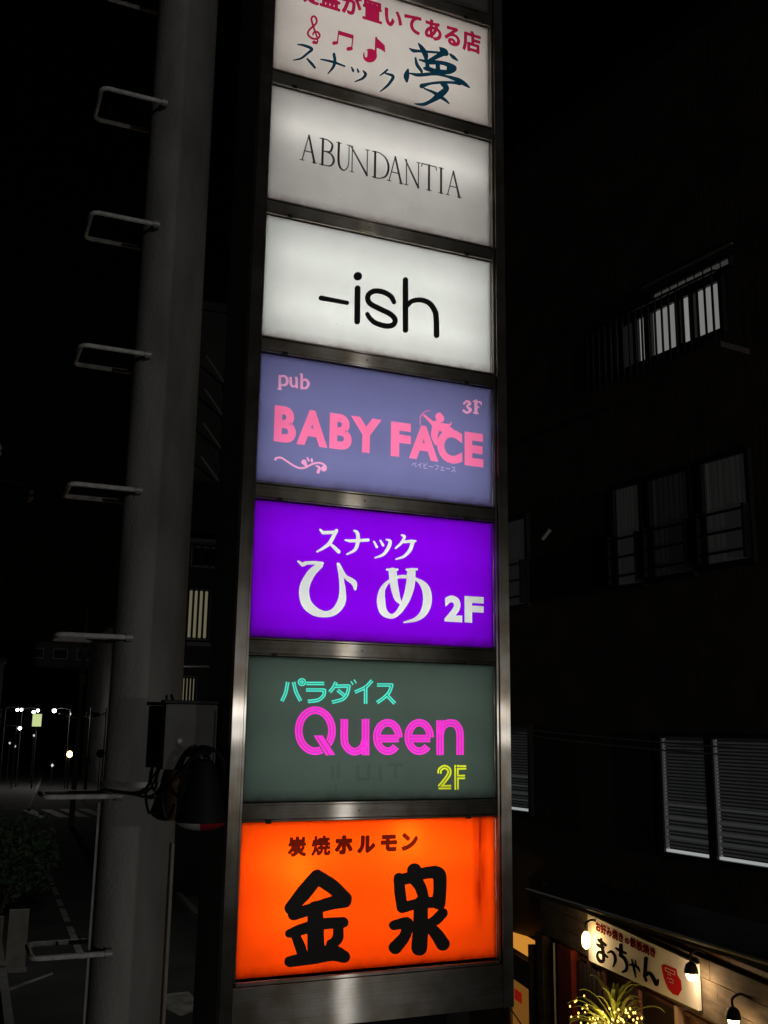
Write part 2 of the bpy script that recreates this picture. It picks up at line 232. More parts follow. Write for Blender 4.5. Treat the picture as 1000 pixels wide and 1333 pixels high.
# ------------------------------------------------------------------ outlines of the lettering (half millimetres)
ART = json.loads(
'{"1":{"crimson":[[988,382,976,386,966,392,957,402,950,414,946,428,945,442,950,472,960,494,965,436,972,430,982,431,989,438,992,446,994,504,990,513,980,516,979,518,1002,536,1028,546,1050,548,1073,542,1076,690,1078,696,1082,702,1092,705,1098,700,1098,688,1100,686,1132,668,1184,632,1192,552,1140,571,1098,576,1096,574,1096,514,1100,498,1100,480,1096,458,1086,436,1068,411,1044,393,1014,382,1000,380],[410,412,403,416,400,424,400,434,405,444,412,451,422,455,444,448,446,454,447,466,446,467,426,461,412,459,392,459,380,462,362,472,352,480,342,496,340,508,343,530,353,554,368,580,392,610,374,670,374,692,377,706,384,719,396,732,406,738,414,738,424,736,439,724,447,710,451,692,450,672,446,656,432,630,419,612,425,590,434,569,448,572,456,572,470,564,482,551,487,534,486,522,480,504,463,478,465,454,457,430,450,421,442,417],[774,447,768,452,764,462,765,472,770,481,780,490,816,506,823,596,820,598,682,599,680,596,674,516,676,504,672,494,664,485,630,467,618,467,611,474,610,488,618,503,626,508,659,520,660,522,669,632,672,648,838,646,840,632,839,600,837,596,830,502,834,492,833,480,828,471,820,464,786,447],[396,484,416,483,434,487,442,490,422,539,419,536,410,509,404,505,400,505,397,508,397,514,402,540,405,548,414,558,400,589,376,556,366,536,361,516,364,506,370,498,382,490],[458,504,464,516,465,530,456,542,444,548,442,546],[410,634,423,652,429,668,430,678,428,690,425,700,416,709,408,714,402,710,397,702,394,688,398,668],[302,857,298,860,286,879,244,866,238,868,234,872,230,892,231,898,234,902,245,906,247,908,238,962,240,970,235,974,232,980,233,1000,236,1006,240,1008,262,1008,262,1016,250,1018,242,1016,236,1020,228,1044,228,1050,251,1080,269,1118,274,1122,282,1122,296,1112,299,1106,296,1098,302,1092,303,1100,310,1106,340,1106,348,1108,352,1108,362,1100,376,1100,378,1101,378,1112,382,1118,388,1120,406,1119,411,1114,412,1101,436,1100,443,1096,445,1090,445,1066,454,1063,459,1056,458,1036,454,1030,445,1028,445,1002,440,994,446,989,449,984,447,962,442,957,412,956,446,955,452,950,454,930,452,924,444,919,412,919,412,900,412,898,450,898,455,896,459,888,453,868,450,863,444,861,400,861,384,864,368,869,354,877,338,890,330,878,318,864,310,857],[2106,857,2086,872,2084,878,2093,904,2102,946,2105,990,2105,1080,2108,1086,2116,1089,2188,1089,2189,1090,2183,1104,2184,1111,2188,1115,2208,1120,2214,1119,2217,1116,2232,1089,2300,1089,2308,1086,2311,1080,2310,1058,2308,1053,2304,1050,2232,1050,2230,1048,2230,1030,2294,1029,2300,1027,2303,1022,2304,1000,2302,995,2298,992,2230,990,2230,976,2232,975,2284,975,2291,970,2293,964,2293,872,2290,864,2284,861,2264,861,2259,864,2254,871,2182,871,2180,871,2177,864,2172,861,2152,861,2145,864,2143,870,2143,968,2146,972,2152,975,2193,976,2192,1049,2146,1050,2143,1048,2141,960,2134,910,2127,886,2117,862,2112,858],[468,866,463,874,464,896,470,901,488,901,489,904,489,942,488,944,482,941,476,942,463,956,460,962,462,968,473,986,479,1010,468,1011,463,1016,462,1038,468,1045,482,1046,482,1092,484,1098,490,1102,510,1103,514,1116,520,1121,542,1118,548,1112,548,1102,568,1102,575,1098,577,1094,578,1070,580,1078,581,1104,586,1110,648,1111,654,1110,659,1102,660,1070,680,1070,684,1068,687,1062,688,1042,684,1038,672,1034,674,1028,669,1016,652,990,652,988,660,985,686,978,690,972,690,966,678,946,672,944,664,945,662,944,662,902,680,901,686,898,689,892,689,876,686,868,678,865],[936,866,932,869,930,874,930,890,932,896,938,900,958,900,960,902,961,1006,938,1008,934,1011,932,1016,933,1036,936,1041,944,1044,943,1102,946,1108,954,1111,1128,1111,1136,1108,1139,1102,1138,1044,1145,1036,1145,1016,1142,1010,1138,1008,1119,1006,1120,902,1120,900,1142,900,1148,897,1151,888,1150,874,1148,868,1140,865],[1750,866,1746,869,1736,885,1716,879,1710,881,1706,888,1682,880,1664,881,1656,884,1648,891,1642,900,1639,910,1638,922,1640,940,1646,960,1656,978,1668,993,1682,1006,1694,1014,1696,1034,1694,1037,1656,1039,1650,1041,1646,1048,1646,1072,1649,1076,1654,1079,1699,1076,1701,1102,1704,1106,1710,1109,1732,1108,1738,1104,1740,1098,1736,1078,1738,1077,1776,1082,1802,1088,1808,1087,1812,'
'1084,1814,1078,1813,1054,1808,1049,1793,1046,1791,1044,1796,1040,1797,1036,1795,1024,1814,1012,1824,1000,1831,988,1836,972,1838,956,1836,936,1829,916,1818,898,1802,884,1782,873,1756,865],[1960,868,1940,873,1928,880,1919,890,1913,902,1911,914,1913,926,1918,938,1924,946,1931,952,1942,957,1956,959,1972,957,1986,951,1996,942,2010,919,2015,926,2020,938,2020,948,2019,958,2010,972,2000,979,1980,983,1964,982,1950,977,1938,971,1926,961,1898,931,1892,930,1886,933,1871,952,1872,961,1966,1054,1964,1056,1906,1052,1902,1055,1900,1060,1899,1086,1902,1091,1908,1094,1948,1093,2018,1098,2023,1094,2034,1078,2035,1074,2034,1068,1983,1020,2004,1017,2022,1010,2038,998,2048,986,2057,964,2059,948,2056,924,2046,903,2034,888,2018,877,1994,869,1972,867],[728,869,706,880,703,884,703,890,724,934,747,1006,746,1008,712,1003,706,1005,701,1012,699,1038,702,1043,708,1046,754,1048,758,1068,760,1098,762,1103,770,1107,794,1104,799,1100,801,1094,794,1054,796,1052,820,1052,832,1047,841,1040,847,1032,853,1016,854,998,853,964,845,912,835,888,828,880,816,873,806,870,788,870,768,874,763,878,759,906,761,912,768,916,790,911,802,911,807,918,812,938,816,980,815,1008,812,1012,808,1014,788,1013,770,950,752,900,738,872,734,870],[1552,872,1542,873,1520,881,1500,894,1482,913,1470,938,1466,968,1468,990,1473,1010,1480,1026,1490,1042,1488,1043,1414,1032,1408,1032,1404,1036,1402,1040,1400,1066,1404,1072,1408,1074,1552,1089,1590,1091,1598,1088,1600,1082,1600,1062,1598,1054,1592,1050,1554,1048,1538,1040,1526,1029,1517,1016,1510,1002,1506,986,1504,972,1507,952,1516,936,1526,926,1540,919,1556,914,1576,911,1582,906,1582,900,1574,874,1566,870],[1240,876,1226,879,1212,888,1201,902,1192,922,1186,948,1180,992,1177,1074,1179,1080,1184,1084,1212,1083,1216,1081,1219,1076,1217,1040,1219,986,1225,948,1234,926,1240,922,1243,926,1251,942,1259,970,1264,975,1270,975,1274,973,1291,950,1292,944,1284,922,1270,894,1258,882,1250,878],[525,902,534,902,534,925,525,924],[571,902,580,902,580,924,578,925,570,924],[616,902,625,902,625,922,624,925,616,924],[1741,904,1742,903,1760,907,1774,913,1786,922,1794,932,1799,944,1800,964,1794,978,1784,988,1763,946,1739,914],[377,906,378,919,364,919,361,918],[1962,906,1974,906,1970,915,1962,922,1952,922,1948,918,1949,912,1955,908],[2180,910,2254,909,2256,912,2255,936,2180,936],[1346,916,1339,922,1332,972,1320,1016,1300,1058,1301,1064,1304,1067,1326,1076,1332,1075,1335,1072,1355,1032,1369,986,1374,958,1377,934,1375,928,1352,916],[1676,920,1686,921,1698,928,1694,966,1685,956,1679,944,1676,934],[892,950,886,952,883,956,866,1006,852,1036,843,1050,842,1056,846,1063,861,1072,849,1094,851,1102,866,1111,875,1112,880,1116,896,1123,900,1122,905,1118,921,1088,925,1076,920,1068,906,1061,898,1060,887,1052,908,1004,920,970,916,962],[500,962,523,962,520,972,521,980,512,993],[1730,966,1732,965,1736,972,1746,994,1730,990],[577,986,590,990,578,1007],[1731,1030,1758,1032,1759,1040,1732,1039],[603,1044,630,1044,626,1054,624,1077,614,1076,612,1062],[275,1054,288,1054,280,1062],[979,1074,995,1074,994,1077,980,1077],[1031,1074,1046,1073,1048,1073,1048,1076,1032,1077],[1084,1074,1100,1073,1102,1074,1102,1076,1086,1077]],"ink":[[1572,48,1528,48,1525,50,1525,54,1528,60,1608,86,1624,94,1650,110,1680,133,1709,160,1730,183,1757,218,1740,227,1720,234,1632,252,1628,256,1628,265,1618,258,1610,254,1600,253,1592,255,1584,262,1582,268,1581,276,1585,290,1594,303,1601,308,1680,345,1772,384,1828,405,1878,421,2001,450,1952,459,1910,464,1866,464,1820,460,1774,453,1748,446,1722,438,1628,400,1598,388,1570,380,1546,376,1528,375,1480,381,1466,381,1466,360,1465,344,1450,284,1446,278,1441,274,1436,272,1430,273,1412,299,1406,310,1401,326,1400,344,1404,366,1412,384,1442,436,1446,439,1452,441,1456,441,1460,437,1464,404,1466,398,1470,400,1548,416,1597,432,1589,444,1552,480,1543,490,1535,504,1530,518,1527,532,1522,586,1524,594,1530,600,1538,602,1544,598,1559,552,1569,530,1576,520,1610,481,1617,470,1621,462,1622,454,1618,440,1708,474,1654,477,1642,480,1624,489,1621,492,1620,496,1624,506,1649,524,1646,565,1576,573,1571,576,'
'1571,580,1572,586,1576,591,1580,593,1638,602,1624,638,1603,674,1602,675,1570,666,1524,649,1508,647,1494,650,1484,655,1458,677,1458,684,1460,687,1464,690,1496,690,1530,693,1570,699,1586,703,1558,768,1560,776,1566,780,1570,780,1596,770,1616,760,1637,742,1658,719,1818,753,1812,784,1808,798,1809,804,1814,808,1858,812,1872,811,1886,808,1898,802,1907,794,1921,770,1923,762,1922,754,1919,744,1915,736,1906,727,1896,720,1888,718,1868,715,1790,658,1758,632,1832,647,1882,652,1906,653,1950,651,1984,646,1998,641,2008,634,2012,629,2017,618,2018,610,2016,598,2013,588,2006,576,1998,566,1977,546,1948,525,1914,509,1879,498,1884,497,1896,497,1968,503,2014,505,2036,505,2070,499,2098,490,2132,471,2142,464,2174,434,2176,430,2175,424,2170,418,2164,416,2106,425,2074,432,2064,423,2054,418,2000,416,1948,406,1904,394,1904,392,1910,386,1920,370,1925,360,1927,344,1926,334,1921,318,1910,298,1886,264,1860,232,1861,230,1894,212,1911,198,1933,174,1933,168,1930,163,1926,160,1920,160,1876,177,1824,194,1766,147,1666,74,1648,63,1628,55,1610,50,1592,48],[1138,81,1136,86,1138,91,1180,144,1222,202,1255,262,1265,286,1264,290,1256,294,1206,299,1190,302,1186,305,1141,264,1136,262,1132,265,1132,270,1134,274,1210,365,1216,369,1222,370,1226,368,1228,365,1228,356,1203,324,1212,323,1266,328,1284,325,1296,317,1299,312,1301,296,1300,288,1294,270,1284,250,1238,176,1220,155,1185,118,1146,82,1142,80],[860,113,858,118,860,124,928,179,943,196,953,212,960,228,961,236,944,264,944,268,946,273,950,276,956,277,984,263,991,256,993,252,995,242,994,230,987,212,972,188,953,168,940,157,866,113],[570,120,568,124,570,128,600,186,613,214,621,238,625,256,594,257,494,255,489,258,488,264,492,270,496,272,580,285,628,288,627,306,617,356,617,362,620,370,625,376,632,380,638,380,643,378,646,374,656,334,661,308,661,286,756,271,760,267,760,260,754,252,748,251,658,256,647,222,630,190,579,122,574,118],[430,139,386,176,346,219,344,224,345,228,350,235,354,237,358,237,400,210,420,192,446,162,448,154,445,146,438,139],[210,163,207,168,210,174,264,207,284,222,294,232,314,256,344,295,379,338,379,340,373,342,358,345,310,350,290,351,248,348,246,350,244,354,245,358,248,363,292,377,318,381,350,381,384,378,400,374,410,366,414,358,414,344,412,338,404,324,361,278,332,240,308,214,294,201,268,186,214,163],[836,221,831,226,817,266,818,274,822,278,826,279,830,279,832,276,856,246,857,242,856,234,851,226,844,221],[896,228,890,230,888,234,879,266,881,274,888,279,894,277,912,248,911,240,908,234,902,229],[1785,260,1790,259,1858,328,1854,334,1826,359,1820,368,1750,343,1706,323,1672,302,1637,272,1722,268,1760,264],[1699,534,1746,532,1768,533,1767,580,1766,581,1722,568,1696,562,1695,560],[1822,542,1824,541,1848,545,1872,551,1896,558,1898,595,1888,598,1870,601,1850,601,1818,596],[1675,616,1676,615,1786,717,1674,692,1679,678,1682,662,1681,646],[2014,700,1976,707,1966,711,1956,717,1944,728,1927,746,1927,754,1930,762,1938,769,1946,770,1984,758,2000,748,2016,734,2034,715,2036,712,2035,706,2030,700,2024,698]]},"2":{"grey":[[458,478,454,480,450,485,436,485,433,488,434,492,436,493,448,494,428,584,426,587,362,587,341,494,356,493,358,490,358,487,354,485,338,485,334,484,330,485,314,485,312,486,310,488,311,492,314,493,328,493,330,494,388,758,387,770,390,775,394,777,398,777,401,776,403,774,405,770,471,494,486,493,489,490,488,486,486,485,472,485,466,479,462,478],[540,478,536,479,532,483,510,484,507,488,508,492,510,494,530,494,531,496,531,762,528,763,512,763,509,764,507,768,508,771,510,773,532,774,536,778,542,780,546,779,552,775,578,775,588,773,608,768,626,759,634,753,641,746,646,739,650,730,653,714,652,704,649,688,643,668,638,658,630,648,620,640,620,638,626,636,637,630,646,622,654,612,660,602,666,590,670,578,672,564,671,550,667,538,662,526,647,504,640,496,632,491,622,487,614,485,576,483,552,483,546,478],[750,478,738,483,730,488,722,496,714,506,710,514,703,536,698,566,696,610,697,762,696,764,680,765,678,768,680,772,696,772,698,773,702,778,708,780,714,778,720,772,734,772,736,772,738,770,738,766,736,764,720,764,720,762,719,638,719,610,721,570,725,'
'542,728,532,735,516,740,508,749,498,756,493,764,491,774,494,780,498,787,506,795,518,803,534,806,544,810,568,812,588,813,638,812,762,810,764,796,764,793,766,793,768,794,771,796,772,812,772,816,774,822,772,830,773,832,774,836,775,840,773,846,765,848,770,850,773,854,773,857,772,858,768,858,746,1006,521,1008,522,1008,524,1008,762,1006,764,992,764,990,766,989,768,990,771,994,772,1008,772,1014,774,1018,772,1034,772,1036,771,1037,768,1036,765,1034,764,1020,764,1019,762,1019,502,1023,494,1025,490,1024,486,1022,482,1018,479,1012,478,1008,479,1004,482,860,715,858,714,858,712,858,496,858,494,860,493,874,493,876,492,877,488,874,485,858,485,854,484,848,485,832,485,830,486,829,490,830,492,832,493,846,493,847,496,847,734,847,736,830,764,824,764,822,762,823,610,821,568,817,542,813,530,806,514,795,498,788,490,774,479,766,477,756,477],[1096,478,1092,479,1086,483,1068,484,1065,486,1064,488,1065,492,1068,494,1084,494,1086,496,1086,760,1086,762,1084,764,1068,763,1066,764,1064,768,1065,772,1068,774,1086,775,1092,778,1098,780,1106,776,1122,777,1136,776,1150,773,1162,769,1190,755,1204,745,1214,736,1227,722,1234,710,1242,694,1248,680,1253,662,1255,646,1256,628,1255,612,1253,594,1248,576,1242,558,1234,542,1227,530,1216,518,1204,508,1190,499,1162,488,1136,481,1122,480,1106,481,1100,478],[1382,478,1378,480,1374,484,1360,485,1357,488,1358,492,1360,493,1372,494,1350,586,1348,587,1282,587,1280,586,1259,494,1274,493,1276,490,1276,488,1274,485,1272,485,1256,485,1252,484,1248,485,1232,485,1230,485,1228,488,1228,490,1230,493,1246,493,1248,495,1309,758,1308,770,1310,775,1314,777,1318,777,1322,776,1324,774,1326,770,1395,494,1396,493,1410,493,1413,490,1412,487,1410,485,1396,485,1390,479,1386,478],[1574,478,1570,480,1566,484,1448,713,1448,494,1464,493,1466,491,1466,488,1465,486,1462,485,1446,485,1442,484,1438,485,1422,485,1420,485,1418,488,1418,490,1420,493,1437,494,1437,734,1421,766,1421,770,1424,774,1428,775,1431,774,1436,767,1438,772,1442,774,1446,772,1447,770,1448,746,1570,525,1571,528,1571,762,1570,764,1556,764,1554,765,1553,768,1554,771,1556,772,1572,772,1576,774,1580,772,1598,772,1600,770,1600,766,1598,764,1584,764,1582,762,1582,504,1588,492,1588,488,1587,484,1584,480,1579,478],[1694,478,1689,480,1684,485,1668,485,1666,488,1666,491,1668,493,1684,494,1684,762,1682,763,1622,763,1620,760,1616,733,1614,730,1610,729,1608,730,1606,734,1610,764,1609,770,1610,772,1614,774,1684,774,1690,778,1696,780,1702,778,1706,774,1778,773,1782,770,1781,764,1786,736,1785,732,1782,730,1778,730,1776,732,1770,763,1708,763,1707,762,1707,494,1708,493,1722,493,1725,492,1726,488,1724,486,1722,485,1706,484,1704,481,1700,479],[1830,478,1826,480,1822,484,1806,485,1804,486,1802,488,1802,490,1804,492,1820,493,1821,496,1821,762,1820,764,1806,764,1804,765,1802,768,1803,770,1805,772,1822,773,1826,778,1832,780,1838,778,1844,772,1860,772,1862,770,1863,768,1860,764,1844,764,1844,762,1844,494,1860,493,1863,490,1862,487,1860,485,1844,485,1838,479,1834,478],[2042,478,2036,480,2032,485,2018,485,2015,488,2016,492,2018,493,2030,494,2008,586,2006,587,1938,587,1936,584,1915,494,1930,493,1933,490,1932,487,1928,485,1912,485,1908,484,1904,485,1888,485,1886,486,1884,488,1886,492,1888,493,1904,494,1966,758,1965,770,1968,775,1972,777,1976,777,1979,776,1981,774,1983,770,2054,494,2068,493,2071,490,2070,486,2068,485,2054,485,2048,479],[1109,492,1122,491,1134,492,1146,494,1158,498,1182,511,1194,520,1203,528,1212,540,1217,550,1223,564,1228,582,1233,614,1233,644,1228,672,1223,688,1218,700,1210,714,1203,724,1193,734,1172,750,1158,758,1148,762,1134,766,1110,766,1109,764],[554,494,564,493,586,494,612,499,622,504,626,508,633,516,638,525,643,536,648,554,649,564,648,572,645,584,636,602,626,615,618,621,602,627,578,632,554,632],[364,598,424,598,394,734],[1284,598,1347,598,1316,731,1314,732],[1940,598,2005,598,2005,600,1972,735],[553,644,556,644,594,649,604,652,610,655,615,660,619,666,625,684,631,714,630,726,628,732,622,741,610,751,596,759,586,763,574,764,553,764]]},"3":{"grey":[[930,273,922,277,916,282,913,288,911,296,907,'
'640,911,654,920,665,932,673,944,675,952,673,960,668,966,660,968,652,971,308,968,294,958,281,944,274],[1438,275,1430,279,1424,284,1421,290,1419,298,1413,824,1416,838,1424,850,1436,858,1448,860,1458,858,1465,854,1470,848,1473,838,1476,613,1490,628,1504,639,1520,648,1554,663,1594,674,1614,676,1650,677,1688,671,1706,666,1724,658,1740,647,1755,634,1779,604,1796,576,1803,562,1808,544,1810,530,1816,442,1818,312,1816,302,1810,292,1802,284,1792,279,1780,278,1770,280,1762,286,1758,294,1756,302,1754,444,1749,512,1745,530,1741,540,1726,566,1710,588,1700,598,1688,607,1678,612,1650,620,1622,623,1606,622,1592,621,1564,614,1548,608,1526,598,1514,588,1485,550,1476,542,1479,306,1474,292,1464,282,1452,276],[1202,282,1174,285,1134,293,1116,298,1102,304,1088,312,1065,330,1042,353,1032,368,1023,386,1021,392,1023,404,1030,414,1042,421,1054,420,1062,415,1080,389,1102,370,1120,357,1140,348,1154,344,1206,337,1240,337,1254,338,1276,343,1286,347,1298,354,1304,361,1308,368,1310,374,1309,380,1303,390,1288,404,1268,416,1238,428,1180,443,1100,467,1078,475,1060,483,1045,494,1033,508,1024,524,1019,544,1017,560,1018,578,1024,598,1031,612,1041,626,1054,640,1068,652,1084,663,1098,671,1120,679,1154,686,1192,687,1226,683,1260,673,1292,659,1306,650,1316,640,1324,630,1344,588,1347,580,1344,566,1336,556,1324,549,1316,548,1310,550,1301,556,1280,594,1275,600,1268,606,1248,616,1222,624,1206,628,1180,630,1150,630,1136,628,1116,622,1105,616,1089,604,1076,588,1073,578,1072,570,1075,554,1080,544,1092,534,1108,526,1126,520,1204,497,1262,482,1296,469,1314,459,1338,441,1349,430,1356,420,1363,406,1366,386,1364,370,1360,356,1352,340,1344,328,1328,312,1316,304,1302,297,1269,286,1234,281],[564,450,556,451,548,457,544,464,543,474,546,484,551,492,559,498,568,501,836,497,842,496,848,492,852,486,853,480,852,470,848,462,840,455,830,452],[922,726,914,728,906,733,900,739,896,746,894,754,893,764,895,774,898,783,903,792,910,800,926,811,936,814,946,815,962,812,974,803,981,790,982,774,978,758,968,743,954,732,938,726]]},"4":{"pink":[[156,390,155,732,248,733,276,729,301,718,320,702,333,682,340,660,343,636,342,618,337,600,323,574,330,570,345,554,356,535,363,514,365,490,363,468,355,446,342,424,321,406,294,394,260,390],[372,390,492,732,546,732,672,392,670,390,594,390,560,478,482,479,450,391],[690,390,689,732,788,733,816,729,842,719,864,700,877,682,885,660,887,636,886,618,881,600,866,574,874,569,890,554,901,536,908,514,911,490,908,468,900,444,884,422,864,406,834,394,800,390],[1016,391,1016,564,898,732,992,733,1054,644,1118,733,1212,732,1095,564,1094,391],[1310,390,1309,732,1518,733,1518,650,1398,650,1398,612,1518,611,1519,530,1398,528,1398,392,1396,390],[1500,390,1499,392,1626,732,1680,732,1812,392,1810,390,1732,390,1696,479,1614,479,1612,477,1580,391,1578,390],[1946,392,1908,398,1868,418,1836,448,1815,484,1803,520,1799,550,1784,551,1774,557,1746,603,1735,628,1732,644,1732,668,1738,710,1745,740,1735,750,1730,759,1650,828,1648,832,1648,838,1654,845,1660,847,1666,846,1756,790,1776,799,1793,802,1777,832,1776,844,1780,856,1787,868,1798,878,1812,884,1818,889,1830,889,1850,876,1868,854,1873,844,1875,834,1873,820,1867,808,1852,793,1832,785,1836,778,1844,784,1852,786,1908,786,1932,788,1939,792,1951,814,1956,815,1958,812,1953,784,1945,772,1932,761,1950,754,1976,739,1978,732,2016,725,2021,722,2068,702,2070,700,2070,610,2068,608,2010,642,1986,651,1962,654,1938,651,1918,642,1901,628,1888,608,1880,588,1877,562,1880,534,1888,512,1900,495,1918,480,1938,472,1962,469,1986,472,2014,482,2072,519,2072,424,2048,411,2016,398,1980,391,1958,390],[2098,391,2098,732,2301,732,2302,652,2300,650,2184,650,2182,648,2182,606,2184,604,2296,604,2297,602,2297,522,2184,521,2182,520,2182,476,2184,473,2304,473,2305,470,2305,392,2302,390],[229,468,268,469,282,476,287,482,290,496,288,506,283,516,276,521,266,524,230,525],[766,468,794,467,810,469,822,474,830,482,832,490,832,504,829,512,819,520,808,524,766,524],[510,558,530,558,520,598,518,597],[1642,558,1665,558,1654,599,1652,598],[305,562,308,562,322,574,306,583],[847,562,848,561,850,562,'
'865,574,848,583,847,582],[229,604,232,602,248,604,256,607,264,614,267,622,267,638,265,646,260,651,242,655,229,654],[766,604,768,602,786,603,802,610,808,620,810,632,807,644,804,649,792,654,766,655],[1808,622,1810,621,1820,648,1844,682,1853,690,1852,692,1844,694,1836,699,1828,712,1817,692,1805,654,1804,642],[1616,729,1614,732,1610,786,1612,814,1618,828,1644,860,1674,885,1692,893,1722,897,1724,896,1725,894,1722,891,1692,885,1677,878,1652,856,1626,824,1621,812,1618,796,1620,732]],"script":[[586,136,580,138,576,141,574,146,573,152,589,190,588,192,572,198,565,202,563,206,564,210,566,213,570,215,592,212,604,208,611,200,613,192,613,180,604,146,600,140,596,137],[402,160,392,162,374,167,343,180,324,189,250,229,234,236,218,236,196,232,194,230,191,218,188,214,182,211,174,212,169,216,168,224,169,228,176,238,180,242,186,246,210,253,230,254,248,250,352,195,382,184,398,180,408,179,434,180,452,185,464,190,460,194,430,212,425,220,425,232,429,242,438,250,448,254,460,253,470,246,484,201,516,222,548,237,568,244,596,248,608,248,624,246,640,241,648,236,670,217,673,212,673,208,671,202,673,196,673,188,669,178,660,168,644,162,634,163,624,168,618,176,615,186,617,196,622,205,630,212,640,216,632,222,624,226,612,229,596,230,572,227,544,216,516,202,478,176,458,167,446,164,426,160],[524,234,519,236,516,240,514,264,516,270,520,273,524,274,530,272,533,268,537,244,536,240,533,236,528,234],[490,240,486,244,474,270,475,276,480,280,484,280,488,277,504,252,504,246,501,242,496,239],[176,882,173,886,173,890,176,894,183,896,183,898,180,1014,182,1020,186,1025,192,1027,198,1026,202,1022,222,1031,230,1032,240,1032,248,1029,256,1025,268,1013,274,1004,277,996,279,986,279,974,275,956,271,946,264,936,254,929,238,924,208,919,209,900,210,898,216,898,219,894,219,890,216,885,196,881],[398,918,393,922,391,928,390,1056,384,1057,382,1059,381,1062,383,1066,386,1069,404,1074,410,1071,413,1066,415,1020,416,1019,432,1027,440,1030,448,1029,456,1026,465,1020,477,1008,482,998,485,986,484,976,477,956,466,938,458,930,450,926,440,923,412,920,404,917],[2110,918,2098,923,2078,936,2075,940,2075,946,2078,952,2082,955,2086,957,2092,957,2102,951,2117,940,2122,938,2131,944,2142,956,2144,960,2119,980,2114,990,2117,1002,2123,1010,2137,1026,2137,1028,2130,1035,2124,1038,2118,1032,2103,1012,2094,1007,2088,1008,2084,1010,2081,1014,2081,1020,2084,1026,2106,1050,2113,1056,2124,1060,2132,1061,2142,1059,2160,1053,2169,1046,2175,1036,2175,1030,2173,1022,2166,1012,2156,1005,2139,996,2139,994,2160,988,2173,982,2180,972,2181,968,2181,962,2177,952,2174,948,2167,940,2156,931,2136,920,2126,917,2116,916],[352,920,347,924,344,933,329,924,322,923,316,923,304,929,294,940,290,948,287,958,285,1006,280,1008,279,1012,280,1016,282,1018,288,1020,294,1024,298,1025,302,1024,307,1020,309,1014,311,974,313,958,319,946,326,942,333,946,344,954,341,1014,336,1016,335,1018,335,1024,338,1027,344,1029,352,1033,358,1033,364,1028,365,1022,370,932,368,926,364,922,358,919],[2214,926,2210,929,2196,930,2193,932,2191,936,2192,940,2196,944,2200,946,2206,946,2207,948,2207,1046,2206,1049,2196,1048,2191,1050,2189,1054,2190,1060,2196,1065,2208,1066,2211,1072,2215,1076,2220,1079,2226,1080,2232,1080,2237,1078,2241,1074,2244,1067,2282,1070,2286,1069,2290,1064,2295,1040,2294,1035,2290,1031,2284,1030,2279,1032,2272,1050,2246,1049,2243,1048,2243,1012,2244,1011,2260,1010,2262,1008,2264,1004,2264,1000,2260,996,2254,994,2244,994,2243,992,2243,948,2244,947,2252,947,2256,944,2258,940,2257,936,2252,931,2236,930,2226,924,2220,924],[208,936,234,945,244,949,248,954,250,960,252,974,249,990,242,1003,236,1009,232,1011,226,1011,220,1009,203,1002,207,938],[419,940,432,942,442,946,447,952,452,964,455,976,454,986,448,998,440,1006,432,1005,416,998]],"small":[[1614,306,1614,336,1592,327,1589,332,1615,346,1624,353,1632,362,1636,358,1636,356,1621,342,1621,306],[1660,308,1657,310,1655,314,1655,358,1656,360,1658,360,1660,360,1662,358,1662,339,1690,350,1685,360,1688,362,1693,352,1690,350,1691,344,1662,332,1662,316,1664,314,1670,313,1694,314,1694,308,1674,306],[1782,307,1778,'
